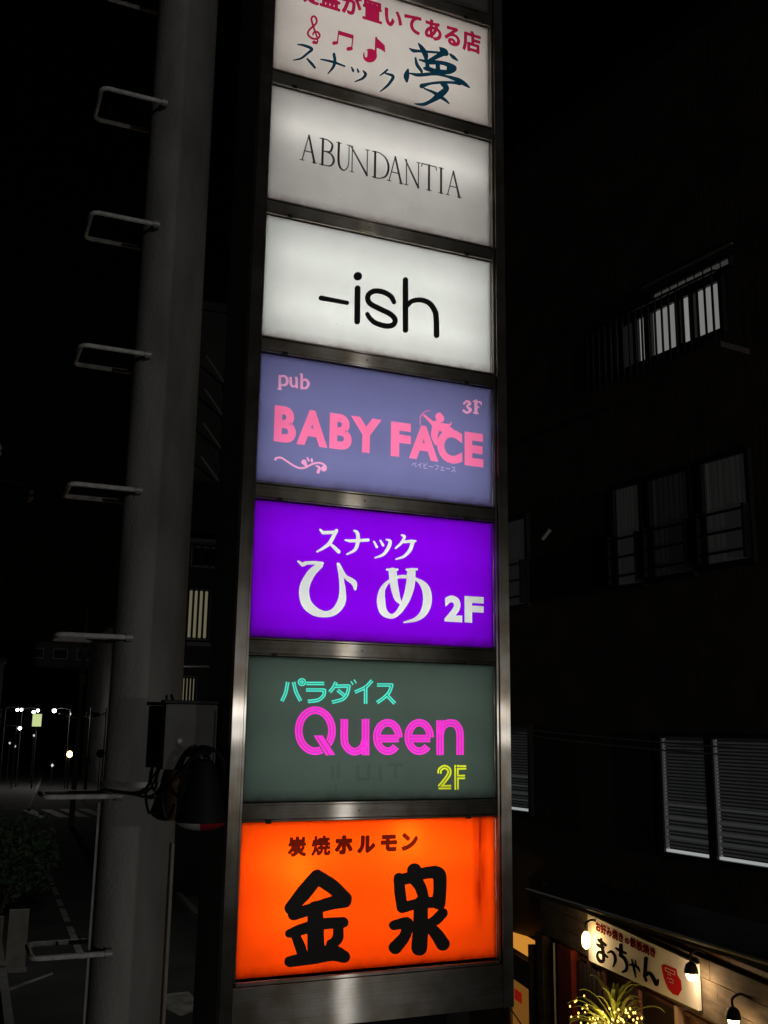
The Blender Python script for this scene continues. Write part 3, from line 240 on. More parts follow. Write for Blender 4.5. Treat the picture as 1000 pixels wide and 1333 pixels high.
'312,1790,317,1798,324,1805,334,1809,348,1808,350,1806,350,1774,350,1773,352,1773,356,1814,356,1817,354,1815,346,1812,334,1807,324,1796,313,1788,308],[1834,307,1834,314,1850,314,1852,316,1852,336,1850,338,1837,338,1836,342,1838,344,1872,344,1874,342,1873,338,1872,337,1858,337,1858,314,1876,313,1876,307],[1954,306,1951,310,1951,312,1961,318,1972,328,1980,338,1984,348,1984,349,1982,350,1956,350,1956,356,1990,357,1992,356,1994,354,1983,332,1983,330,2000,310,1996,306,1994,306,1978,325,1964,312,1956,307],[1576,310,1550,342,1547,342,1532,320,1527,326,1544,348,1546,350,1550,350,1557,344,1581,316,1581,314],[1710,332,1710,338,1758,338,1759,336,1758,331,1712,330],[1892,330,1890,332,1890,334,1892,338,1938,338,1940,336,1940,332,1938,330],[1568,341,1562,352,1564,354,1567,354,1572,344],[1576,345,1569,356,1572,358,1574,358,1580,348],[1696,354,1691,362,1694,365,1696,364,1700,356,1699,354]]},"5":{"white":[[1460,192,1458,194,1457,198,1459,202,1462,204,1548,235,1566,243,1590,260,1606,276,1622,296,1633,316,1644,340,1653,376,1657,410,1658,430,1655,464,1648,498,1635,530,1620,556,1606,572,1592,584,1576,593,1572,554,1568,530,1561,504,1544,454,1524,408,1512,386,1483,340,1452,300,1436,282,1420,266,1393,244,1378,236,1362,229,1346,225,1318,224,1300,226,1282,230,1264,236,1246,246,1226,264,1215,280,1206,298,1199,320,1194,342,1191,364,1190,386,1195,428,1201,450,1208,472,1217,492,1229,512,1242,528,1258,546,1276,562,1311,588,1304,656,1304,665,1284,665,1278,668,1275,672,1275,676,1277,680,1280,684,1286,686,1318,689,1332,696,1344,698,1356,697,1368,692,1394,694,1400,692,1403,688,1404,684,1402,677,1396,672,1383,670,1390,625,1416,633,1438,637,1460,639,1489,640,1493,678,1480,679,1474,684,1474,692,1476,696,1480,699,1514,703,1532,709,1542,710,1552,708,1594,712,1600,709,1603,704,1603,698,1600,694,1594,690,1578,688,1576,686,1578,674,1577,626,1578,624,1628,609,1648,602,1668,593,1685,582,1706,563,1719,546,1731,524,1739,502,1745,480,1748,456,1749,436,1748,408,1745,386,1739,364,1731,340,1721,320,1707,296,1692,278,1676,262,1658,248,1640,236,1600,217,1578,209,1532,200,1466,190],[628,202,588,210,564,218,528,238,510,252,492,268,476,289,466,306,456,328,448,356,444,380,441,404,442,434,445,462,453,490,463,514,476,540,504,586,518,606,532,622,552,642,588,670,574,670,508,662,472,643,462,642,454,646,418,682,416,686,416,690,422,696,428,696,466,679,476,684,482,689,488,692,574,702,658,700,664,698,667,694,668,686,666,682,660,676,661,664,657,654,600,592,583,568,571,546,553,508,545,486,536,450,535,432,538,398,542,378,552,348,565,328,586,306,612,287,640,271,666,262,690,258,714,261,740,271,760,285,776,302,787,318,801,344,812,374,819,406,822,434,823,458,822,494,818,542,810,598,790,690,790,696,794,702,798,705,804,706,818,702,822,699,864,628,875,612,886,600,898,592,910,586,948,571,966,562,982,549,992,532,995,512,988,470,986,466,980,462,976,461,970,462,963,468,952,498,942,512,932,521,888,548,872,561,860,573,880,484,886,442,890,400,890,380,888,360,883,338,874,316,862,296,847,276,834,262,818,247,800,234,784,225,766,217,744,210,708,203,670,200],[1882,228,1880,230,1880,254,1882,256,1928,306,1956,340,1975,368,1979,378,1980,388,1978,398,1973,406,1964,411,1950,411,1940,408,1932,404,1892,368,1890,367,1888,368,1885,448,1914,466,1936,474,1948,476,1960,477,1984,474,2006,466,2024,454,2038,437,2047,416,2050,394,2047,372,2041,352,2029,332,1998,292,2000,290,2066,292,2066,228],[2094,230,2092,232,2092,481,2296,482,2298,481,2298,420,2174,419,2173,416,2173,396,2174,394,2296,394,2298,393,2298,332,2174,331,2173,328,2172,230],[1334,268,1342,268,1354,272,1364,279,1374,288,1394,312,1405,330,1422,360,1384,382,1372,394,1363,408,1354,426,1338,468,1326,512,1316,554,1303,540,1292,525,1283,510,1275,494,1271,480,1269,466,1269,434,1278,354,1283,326,1287,310,1295,296,1307,282,1322,272],[1436,392,1438,393,1453,432,1470,492,1482,560,1487,604,1486,607,1420,602,1398,599,1393,596,1403,528,1419,444,1427,416],[1162,769,1158,772,1157,776,1161,782,1214,806,1236,820,1254,840,1276,876,1292,910,1297,928,1299,938,1296,941,1268,950,1266,954,'
'1268,960,1272,963,1298,964,1308,964,1321,960,1328,952,1332,940,1332,928,1330,914,1326,900,1315,876,1299,850,1288,835,1264,810,1252,800,1238,792,1208,781,1166,769],[1376,772,1372,773,1370,776,1370,780,1372,784,1440,816,1461,832,1482,854,1498,876,1509,896,1513,908,1521,942,1522,944,1520,945,1444,934,1430,918,1419,908,1378,877,1372,874,1366,876,1362,882,1364,888,1401,924,1415,940,1431,964,1446,993,1447,996,1446,997,1432,1001,1422,1006,1421,1012,1424,1018,1430,1021,1452,1020,1462,1018,1471,1012,1475,1004,1476,998,1474,988,1464,964,1530,977,1578,977,1585,974,1587,968,1584,962,1580,959,1566,955,1550,900,1537,874,1526,858,1505,834,1480,812,1466,803,1452,795,1422,785],[598,780,593,782,591,786,591,790,594,795,640,827,677,858,697,878,716,906,744,960,742,962,654,950,648,950,640,955,616,988,615,992,616,998,622,1002,628,1001,658,983,760,997,763,998,768,1008,774,1012,784,1014,792,1011,797,1004,797,994,759,910,740,876,740,874,776,851,820,818,824,812,825,806,824,800,821,794,816,790,810,787,802,787,796,789,753,826,724,855,698,835,652,807,604,781],[886,780,881,784,881,788,883,792,934,826,946,836,953,844,964,865,970,888,973,904,970,905,912,898,862,911,859,914,859,918,861,922,866,925,912,927,975,936,974,966,970,986,964,994,952,1001,944,1008,943,1014,947,1020,954,1022,974,1019,984,1016,994,1010,1002,1000,1007,988,1013,960,1014,942,1016,941,1092,951,1100,950,1105,946,1108,940,1107,934,1104,928,1098,923,1014,911,1012,910,1007,884,1001,866,987,840,976,826,964,816,948,806,890,780],[1176,867,1170,872,1144,922,1143,926,1144,930,1150,935,1156,935,1160,933,1194,884,1194,876,1190,870,1184,867],[1238,888,1232,892,1208,938,1208,944,1214,950,1220,950,1224,948,1256,906,1257,898,1254,892,1246,887]]},"6":{"cyan":[[780,820,780,824,778,826,778,831,828,843,858,852,873,858,893,870,907,884,919,902,927,924,934,950,938,978,938,981,936,983,888,982,802,978,801,978,802,980,815,1010,818,1008,822,1008,824,1006,826,1006,827,1004,821,992,824,991,888,994,934,995,942,994,947,990,951,984,952,978,947,948,941,922,936,908,930,895,918,878,910,869,900,860,890,853,878,847,864,841,832,832],[556,822,556,826,554,828,554,834,602,839,632,843,646,847,656,851,676,863,692,878,702,892,707,908,709,936,708,938,704,940,670,942,534,938,534,950,644,953,686,954,708,951,715,948,720,944,722,936,722,914,717,894,714,886,707,876,694,862,685,854,662,840,650,835,636,832,618,828],[1368,826,1302,887,1268,861,1217,828,1214,830,1214,832,1209,838,1260,871,1302,904,1378,834,1372,828,1370,828],[330,828,324,832,320,832,343,880,353,906,359,936,369,998,378,998,380,996,381,996,372,934,366,904,360,888,350,864,333,828],[1082,828,1080,828,1078,944,1076,946,1000,914,996,918,996,920,994,922,994,925,1062,953,1090,967,1094,828],[1102,828,1101,828,1098,972,1118,989,1158,1032,1160,1030,1162,1030,1168,1024,1129,982,1112,966,1114,828],[474,832,443,882,428,910,423,924,414,954,402,996,404,998,412,998,415,1000,431,942,441,914,454,888,485,838,478,834,476,834],[310,836,308,838,306,838,303,840,325,888,334,912,340,938,349,1002,352,1000,362,1000,352,936,346,908,337,882,315,836],[774,838,774,844,772,846,772,849,850,869,863,874,879,884,879,886,818,930,818,932,826,940,886,896,887,894,886,892,886,890,892,898,892,900,890,902,830,945,830,946,836,953,839,954,900,910,908,930,913,954,915,962,914,964,806,959,791,940,766,912,762,916,760,916,756,920,786,954,798,973,802,971,888,976,930,976,924,940,916,914,907,896,894,880,878,868,856,858,826,850],[1384,838,1309,908,1308,910,1324,928,1336,950,1346,976,1353,1000,1352,1003,1350,1004,1300,1003,1204,1000,1204,1012,1350,1016,1356,1015,1362,1011,1366,1006,1367,1000,1358,970,1349,946,1343,934,1336,922,1326,910,1393,848,1392,846],[492,842,490,842,467,880,447,916,437,944,422,1000,422,1002,428,1002,430,1004,434,1004,450,946,460,920,472,896,502,847,498,844],[552,842,552,852,626,861,638,864,655,872,670,883,680,894,686,906,688,922,684,923,646,923,534,920,534,932,668,935,696,934,700,934,701,932,700,910,695,894,690,886,680,875,662,862,644,853,630,849,602,845,554,840],[1204,844,1196,852,1238,879,1256,892,1283,914,'
'1299,930,1312,948,1321,968,1326,984,1204,981,1204,993,1300,996,1343,996,1338,976,1329,954,1318,932,1310,922,1292,905,1256,876,1206,844],[750,924,748,926,746,926,740,931,765,960,774,972,782,986,796,1016,800,1016,802,1014,806,1014,809,1012,794,980,786,966,775,952],[990,930,990,932,986,938,986,942,1052,969,1070,978,1076,981,1077,984,1083,986,1102,1001,1142,1044,1144,1044,1150,1038,1152,1038,1152,1036,1123,1004,1102,984,1098,982,1097,986,1090,984,1090,976,1088,974,1060,959],[484,968,471,974,461,984,458,990,456,998,456,1006,458,1012,461,1018,465,1024,472,1030,478,1033,492,1037,500,1036,508,1034,520,1028,525,1022,529,1016,531,1010,533,1002,531,990,528,984,523,978,512,970,498,967],[536,976,535,982,536,988,702,992,702,980],[485,980,494,978,504,980,512,985,517,992,520,1000,518,1010,514,1016,506,1022,496,1025,486,1023,478,1019,472,1012,469,1004,471,994,476,986],[488,986,482,989,478,995,476,1002,478,1008,482,1014,488,1017,496,1018,502,1017,508,1012,511,1008,512,1002,511,996,507,990,502,986,496,985],[970,989,966,992,949,1016,949,1020,952,1024,956,1024,960,1023,978,998,978,994,977,992,974,990],[536,994,534,1000,536,1006,700,1011,700,1002,702,1000,702,998],[491,998,494,997,498,998,499,1000,499,1004,496,1006,492,1006,489,1002],[996,1006,978,1032,978,1036,982,1039,986,1039,989,1038,1007,1012,1007,1008,1004,1005,1000,1004]],"magenta":[[734,381,617,548,698,549,818,386,766,383,764,388,650,540,646,541,644,538,645,536,759,384,758,382],[984,382,972,384,956,390,936,400,924,408,913,418,901,430,884,452,877,466,872,478,869,492,864,536,862,692,880,692,883,536,887,496,890,482,895,470,900,460,917,438,934,422,946,414,956,408,968,403,988,398,1002,397,1024,400,1038,404,1048,409,1066,420,1068,422,1068,426,1044,411,1024,404,1002,401,980,403,968,407,958,412,939,424,921,440,904,462,898,472,895,482,889,514,886,564,885,692,910,692,912,538,916,500,922,480,928,470,940,454,948,447,962,436,980,427,992,424,1002,424,1016,425,1024,428,1040,436,1050,443,1064,455,1067,460,1067,464,1066,465,1060,458,1046,445,1030,435,1014,429,1002,428,994,428,978,432,966,438,958,444,944,456,929,476,923,488,921,500,917,536,914,692,933,692,935,538,937,516,941,492,945,484,952,474,959,466,970,456,986,447,1000,444,1010,445,1020,449,1034,458,1046,469,1050,474,1055,484,1066,520,1062,694,1076,694,1078,696,1081,696,1085,524,1086,520,1085,510,1086,506,1089,518,1086,696,1111,696,1115,506,1116,503,1119,514,1116,696,1135,696,1141,382,1122,382,1120,454,1116,446,1118,382,1092,382,1092,414,1090,417,1087,414,1088,382,1069,382,1068,400,1046,389,1030,384,1016,381,1004,381],[1800,384,1797,694,1817,694,1818,634,1822,642,1822,694,1836,695,1838,696,1849,696,1849,674,1850,673,1854,676,1854,696,1864,697,1874,696,1874,689,1898,699,1914,703,1930,705,1960,706,1980,703,1994,700,2008,695,2024,685,2034,677,2042,668,2057,648,2068,628,2072,618,2076,604,2080,570,2081,544,2080,386,2060,386,2061,516,2060,568,2056,602,2049,622,2039,640,2027,656,2018,666,2010,672,2000,678,1986,684,1962,688,1946,689,1918,686,1904,682,1892,678,1880,672,1874,668,1874,663,1894,674,1906,679,1918,682,1946,684,1972,683,1988,679,1998,674,2006,670,2016,661,2030,645,2043,622,2048,612,2053,588,2055,568,2057,516,2055,386,2028,386,2029,544,2026,584,2021,606,2016,618,2006,634,1996,645,1990,650,1982,655,1974,658,1958,661,1946,661,1934,660,1916,657,1898,649,1883,638,1875,630,1874,622,1874,624,1876,624,1885,634,1892,640,1908,649,1924,655,1946,657,1968,655,1982,650,1991,644,1996,639,2006,624,2014,610,2018,602,2021,584,2023,566,2025,516,2023,386,2003,386,2004,542,2002,580,1998,598,1993,608,1985,622,1974,634,1964,638,1946,639,1924,637,1916,634,1906,628,1896,619,1890,612,1886,602,1882,592,1874,560,1875,386,1855,386,1854,558,1853,560,1854,564,1854,580,1853,574,1850,562,1850,384,1824,384,1822,581,1818,566,1819,384],[612,386,596,389,578,394,562,400,544,410,529,420,514,432,500,446,488,460,477,476,467,494,459,512,453,530,448,550,445,570,444,588,444,608,446,628,450,648,455,666,462,684,470,700,480,716,492,731,504,744,518,756,532,767,550,777,566,784,584,790,600,793,620,'
'795,638,795,658,792,674,789,694,782,712,773,728,763,744,751,758,738,772,722,784,706,794,688,803,670,810,650,815,630,818,612,819,590,819,566,814,536,805,506,797,488,789,474,778,457,776,457,766,470,785,504,791,520,795,536,799,554,800,570,801,590,799,610,794,640,783,670,768,698,749,722,726,744,700,760,686,767,670,772,654,776,640,778,622,778,608,777,580,771,564,765,551,758,538,750,524,739,507,722,491,700,478,676,469,650,463,622,462,596,463,568,468,542,473,524,481,506,490,488,501,472,512,458,526,444,542,431,558,421,574,413,592,407,610,403,628,401,644,401,662,403,678,407,700,414,709,402,708,400,690,393,670,388,650,385,630,384],[1302,386,1288,388,1274,392,1260,398,1248,405,1236,413,1225,422,1214,433,1205,444,1197,456,1189,470,1179,498,1174,528,1174,558,1179,588,1189,616,1204,640,1213,652,1223,662,1234,671,1246,679,1258,685,1272,691,1286,695,1300,697,1326,698,1352,693,1366,688,1378,683,1390,676,1402,667,1422,648,1438,624,1446,610,1451,596,1459,566,1460,538,1441,538,1440,558,1437,578,1430,598,1421,616,1410,633,1397,648,1382,660,1366,669,1350,676,1332,680,1314,681,1296,680,1280,676,1264,669,1248,659,1235,648,1218,628,1210,616,1204,602,1195,576,1193,560,1192,546,1194,518,1201,490,1213,464,1230,442,1248,425,1270,412,1292,405,1316,402,1330,402,1344,405,1356,408,1369,414,1380,420,1392,429,1401,438,1412,450,1414,448,1416,448,1420,444,1422,444,1426,440,1427,440,1414,425,1402,414,1388,405,1372,396,1356,390,1338,386,1320,385],[1606,388,1592,391,1578,395,1564,401,1552,408,1530,426,1518,438,1510,449,1496,474,1489,490,1485,504,1482,520,1481,536,1482,566,1488,596,1493,610,1500,624,1516,649,1526,660,1537,670,1548,678,1561,686,1574,692,1588,697,1602,701,1616,703,1630,703,1644,702,1670,696,1684,691,1696,685,1708,677,1720,668,1739,648,1754,624,1766,598,1772,570,1774,540,1755,540,1754,560,1750,582,1743,602,1735,620,1724,636,1712,650,1696,663,1680,673,1664,680,1646,684,1628,686,1610,685,1592,680,1576,674,1560,665,1546,654,1536,644,1527,632,1513,608,1504,582,1501,566,1500,552,1500,536,1501,522,1508,494,1520,468,1528,456,1537,444,1556,427,1578,414,1602,406,1626,403,1640,404,1654,406,1668,410,1680,415,1692,422,1704,431,1714,440,1724,452,1726,450,1728,450,1732,446,1734,446,1738,442,1740,442,1726,426,1712,414,1696,404,1680,396,1662,390,1644,387,1624,386],[614,406,598,409,584,413,568,420,554,428,540,438,528,448,516,460,505,474,487,502,480,520,474,536,470,554,467,572,466,606,468,622,471,640,476,658,482,673,490,690,499,704,508,716,520,729,532,740,545,750,560,758,574,765,590,770,604,773,622,774,636,774,654,772,670,768,686,762,702,755,718,744,731,734,744,722,755,708,766,693,775,676,783,658,789,640,793,620,795,606,796,590,796,566,792,540,784,514,772,488,764,476,762,476,749,494,748,496,756,510,761,524,769,554,771,568,772,590,769,616,763,642,754,664,742,686,726,706,708,723,686,737,664,746,638,752,612,751,588,746,566,736,544,720,529,704,516,686,505,666,497,644,492,622,490,600,491,574,495,552,499,536,505,520,513,504,522,490,532,476,544,464,556,454,568,446,582,438,596,433,612,429,626,427,652,428,668,431,684,437,685,436,697,418,694,417,674,410,656,406,634,404],[1312,406,1288,410,1266,419,1246,432,1229,450,1215,470,1205,494,1198,520,1197,546,1199,572,1207,598,1218,620,1233,640,1251,656,1272,668,1294,675,1318,677,1342,674,1364,666,1384,653,1402,636,1417,614,1428,590,1435,564,1436,538,1434,538,1432,536,1426,536,1424,534,1424,528,1426,526,1426,517,1228,515,1225,514,1229,500,1235,486,1241,474,1250,462,1260,452,1270,444,1280,438,1292,433,1304,429,1318,428,1332,430,1344,433,1356,438,1368,446,1377,454,1387,466,1390,464,1392,464,1396,460,1398,460,1402,456,1404,456,1406,454,1408,452,1394,437,1382,427,1368,418,1354,412,1340,408,1326,406],[1614,408,1590,414,1568,424,1548,439,1532,458,1519,480,1510,504,1505,530,1505,556,1509,584,1518,608,1531,630,1548,650,1568,665,1590,675,1614,681,1636,681,1660,677,1682,667,1702,653,1718,636,1732,615,1742,592,1748,566,1750,540,1740,540,1738,538,1738,519,1534,517,1536,506,1542,490,1550,476,1558,465,1568,454,1578,446,1590,439,1602,434,1614,431,1628,'
'430,1642,431,1654,434,1666,440,1678,447,1688,456,1699,468,1702,466,1704,466,1708,462,1710,462,1714,458,1716,458,1720,454,1709,442,1698,432,1686,424,1672,416,1658,411,1644,408,1628,407],[616,432,602,435,590,439,578,445,566,452,544,470,526,491,512,516,501,544,496,574,495,604,499,634,508,662,522,688,540,710,560,727,572,734,584,740,608,746,620,748,634,748,648,746,662,743,676,738,690,730,702,722,714,712,724,702,734,690,743,676,750,663,761,634,766,608,767,590,767,570,764,552,760,534,754,518,746,501,744,500,734,514,734,516,739,530,744,544,748,568,749,590,747,610,744,626,735,652,728,666,721,678,704,698,684,714,670,722,654,728,636,731,620,731,604,729,588,723,572,714,558,703,545,690,534,674,525,656,519,638,514,618,513,598,513,576,517,556,526,527,540,502,548,491,558,480,578,464,600,453,612,449,624,447,636,447,648,448,672,454,681,442,681,440,678,439,664,434,648,431,632,430],[1304,434,1292,437,1280,442,1269,450,1258,460,1248,472,1240,486,1233,504,1231,510,1232,511,1426,513,1426,496,1257,494,1259,490,1265,480,1278,465,1292,456,1308,450,1324,450,1340,454,1355,464,1368,478,1374,476,1382,470,1383,468,1370,454,1360,446,1348,439,1338,435,1326,433,1316,432],[1610,436,1598,440,1586,446,1575,454,1565,464,1555,476,1548,488,1542,504,1539,512,1540,513,1738,515,1738,498,1566,496,1568,492,1574,482,1588,466,1602,457,1618,452,1626,451,1636,452,1652,457,1666,466,1680,481,1684,478,1686,479,1694,472,1695,470,1680,454,1670,447,1658,441,1646,436,1634,434,1622,434],[1087,440,1088,439,1091,444,1090,449,1087,444],[1222,538,1408,539,1410,540,1410,552,1406,574,1399,594,1389,612,1376,628,1361,640,1344,649,1328,653,1310,654,1292,651,1276,644,1260,633,1246,618,1235,600,1227,580,1223,558],[1228,542,1227,544,1227,556,1232,580,1240,600,1252,618,1266,632,1280,641,1296,648,1314,650,1332,648,1348,643,1364,633,1377,620,1389,604,1397,586,1403,566,1406,546,1406,544,1404,543],[1530,542,1532,540,1534,540,1722,542,1723,544,1723,554,1719,576,1713,596,1703,614,1690,630,1674,644,1658,652,1640,657,1622,658,1604,655,1586,648,1570,637,1556,622,1545,604,1536,584,1532,564],[1536,545,1535,546,1536,562,1541,584,1550,604,1560,620,1574,634,1590,645,1606,652,1624,654,1642,653,1658,648,1674,638,1688,626,1700,610,1709,592,1715,572,1718,552,1718,546,1716,546],[1247,560,1250,559,1384,560,1385,562,1381,576,1375,590,1368,602,1358,614,1348,622,1336,629,1326,632,1314,633,1302,632,1292,628,1282,622,1271,612,1262,601,1255,588,1250,574],[1556,562,1694,563,1697,564,1694,578,1688,592,1681,604,1672,616,1662,625,1650,632,1638,636,1626,637,1614,636,1602,632,1592,626,1581,616,1572,604,1565,592,1560,578],[1850,640,1854,646,1854,648,1852,649,1849,646]],"yellow":[[1984,78,1983,78,1983,80,1982,296,1994,297,2000,296,2000,280,1998,279,1994,279,1993,274,1994,271,1999,270,2000,268,2000,78],[2010,78,2010,186,2092,186,2092,171,2030,171,2027,170,2027,78],[1822,84,1822,99,1950,98,1950,83],[1914,106,1844,106,1840,108,1888,156,1912,184,1927,204,1934,222,1937,238,1934,252,1931,258,1926,265,1918,271,1910,276,1894,282,1884,284,1874,282,1866,280,1847,270,1840,265,1833,258,1830,254,1828,248,1826,222,1816,222,1814,224,1809,224,1811,250,1814,260,1820,268,1828,276,1846,288,1858,293,1870,297,1884,298,1896,297,1908,294,1921,288,1938,276,1945,268,1950,258,1953,248,1954,238,1953,226,1948,208,1942,197,1935,186,1918,166,1894,139,1878,122,1880,121,1950,121,1950,106],[1822,106,1822,110,1816,116,1814,116,1814,117,1859,162,1890,198,1903,216,1908,226,1909,234,1909,242,1908,246,1905,250,1892,258,1886,260,1882,260,1870,255,1856,246,1854,242,1853,220,1836,220,1837,240,1839,250,1843,256,1854,264,1862,269,1876,274,1884,275,1890,275,1906,268,1918,260,1923,254,1925,248,1927,238,1927,232,1925,224,1921,214,1917,206,1905,190,1874,154,1827,108,1826,107],[2084,194,2010,195,2010,270,2104,271,2104,255,2030,255,2027,254,2027,210,2028,209,2092,209,2092,194],[2010,279,2009,296,2012,297,2024,297,2027,296,2028,294,2104,294,2104,278]],"ghost":[[830,76,827,80,826,134,828,138,832,140,837,138,839,134,841,80,839,76,836,74],[1252,156,1242,160,1238,168,1227,284,1227,'
'290,1229,294,1234,298,1240,300,1246,299,1252,297,1256,293,1258,288,1269,170,1268,164,1264,159,1258,156],[1132,164,1038,164,1031,166,1026,170,1022,178,1016,286,1018,292,1021,296,1028,299,1036,299,1043,296,1047,290,1053,194,1054,192,1122,192,1123,194,1124,304,1128,311,1136,315,1144,315,1152,310,1156,302,1155,176,1152,170,1147,166,1142,164],[1180,170,1178,174,1177,202,1180,206,1184,207,1188,206,1191,202,1192,174,1188,169,1184,168],[1388,180,1382,184,1379,192,1377,286,1374,287,1330,287,1324,289,1319,292,1315,298,1315,304,1316,308,1322,313,1330,315,1456,316,1464,313,1470,308,1472,302,1469,294,1464,289,1456,287,1412,287,1409,286,1410,190,1408,184,1402,180,1396,178],[796,184,791,188,788,194,786,286,786,290,790,295,794,297,800,298,808,295,813,288,816,194,814,188,809,184,802,182],[848,183,842,187,839,194,837,302,838,306,841,310,844,312,850,313,860,310,864,302,867,194,865,188,861,184,854,182]]},"7":{"maroon":[[454,925,450,928,443,940,442,944,443,948,448,952,468,959,471,960,469,962,460,968,446,954,436,946,432,945,426,946,416,956,414,960,416,967,426,976,438,990,447,1008,424,1009,420,1012,418,1016,419,1032,424,1036,431,1038,428,1044,428,1074,430,1080,436,1083,452,1083,458,1078,458,1066,460,1064,480,1065,481,1066,481,1082,484,1087,490,1089,504,1089,508,1087,510,1084,512,1065,532,1064,535,1066,535,1076,539,1082,544,1084,556,1084,561,1082,564,1078,565,1074,565,1044,562,1038,570,1036,574,1032,575,1016,572,1011,568,1009,553,1008,558,1007,562,1004,564,1000,565,996,546,964,547,962,554,958,572,953,576,950,578,942,569,928,562,925,544,930,530,937,521,944,512,953,510,954,500,943,488,935,474,929,460,925],[638,926,634,928,625,936,623,942,635,958,641,970,645,984,649,1006,648,1007,642,999,638,998,625,1004,623,1010,630,1028,634,1052,638,1055,648,1055,649,1056,649,1080,652,1086,656,1087,668,1087,674,1084,675,1080,675,1060,676,1058,680,1061,686,1062,687,1068,690,1071,723,1072,724,1084,726,1087,730,1089,744,1089,748,1086,750,1082,750,1072,782,1072,786,1070,788,1066,788,1052,784,1048,774,1046,774,1034,776,1033,788,1033,792,1031,794,1026,794,1014,790,1009,775,1008,774,1004,775,1002,788,1002,792,1000,794,996,794,984,792,979,788,977,764,977,763,952,771,952,772,964,776,968,780,969,794,963,797,958,796,948,792,936,788,931,780,927,760,927,748,929,743,932,738,942,737,976,734,977,731,976,727,958,722,948,714,940,702,932,688,927,681,928,673,940,672,944,675,950,666,962,660,950,651,936,644,928],[892,928,884,929,878,934,877,938,875,954,877,960,882,964,888,965,900,964,900,999,880,968,868,954,864,951,860,950,854,951,840,960,837,964,836,970,838,976,855,996,869,1020,852,1020,844,1024,841,1030,841,1048,844,1054,850,1058,900,1057,899,1074,903,1082,910,1086,930,1085,935,1082,939,1076,938,1058,984,1058,989,1056,993,1052,995,1046,995,1032,992,1024,984,1020,969,1020,998,976,1000,972,999,966,996,960,982,952,976,950,970,952,966,956,952,980,938,1000,938,952,937,946,934,938,928,932,919,928],[1064,932,1044,944,1042,948,1042,954,1045,960,1061,976,1071,994,1074,1022,1075,1056,1074,1068,1075,1072,1078,1076,1084,1079,1104,1079,1110,1075,1113,1068,1111,1008,1107,984,1099,966,1088,949,1073,934,1068,932],[1136,932,1131,934,1121,942,1117,950,1118,960,1117,1068,1119,1074,1124,1078,1144,1080,1152,1077,1156,1070,1156,985,1168,994,1184,1012,1190,1015,1196,1014,1200,1011,1210,998,1211,992,1210,986,1202,976,1180,956,1144,934],[1346,938,1332,941,1325,944,1315,954,1311,962,1310,970,1310,996,1272,995,1266,998,1262,1002,1261,1006,1261,1022,1262,1026,1266,1031,1272,1033,1308,1032,1310,1033,1310,1042,1282,1042,1278,1044,1274,1048,1272,1054,1272,1070,1274,1074,1279,1078,1284,1079,1396,1079,1402,1077,1406,1072,1406,1052,1405,1048,1401,1044,1394,1042,1350,1042,1348,1040,1348,1034,1350,1032,1412,1032,1416,1030,1419,1024,1420,1006,1418,1001,1414,997,1408,996,1350,996,1348,994,1348,978,1350,975,1358,974,1402,977,1408,975,1412,972,1415,966,1413,946,1410,942,1404,939,1372,938],[1478,939,1472,944,1462,960,1462,968,1466,973,1470,976,1486,979,1508,985,1536,999,1550,1008,1569,1026,1579,1038,1594,1061,1602,1064,1610,'
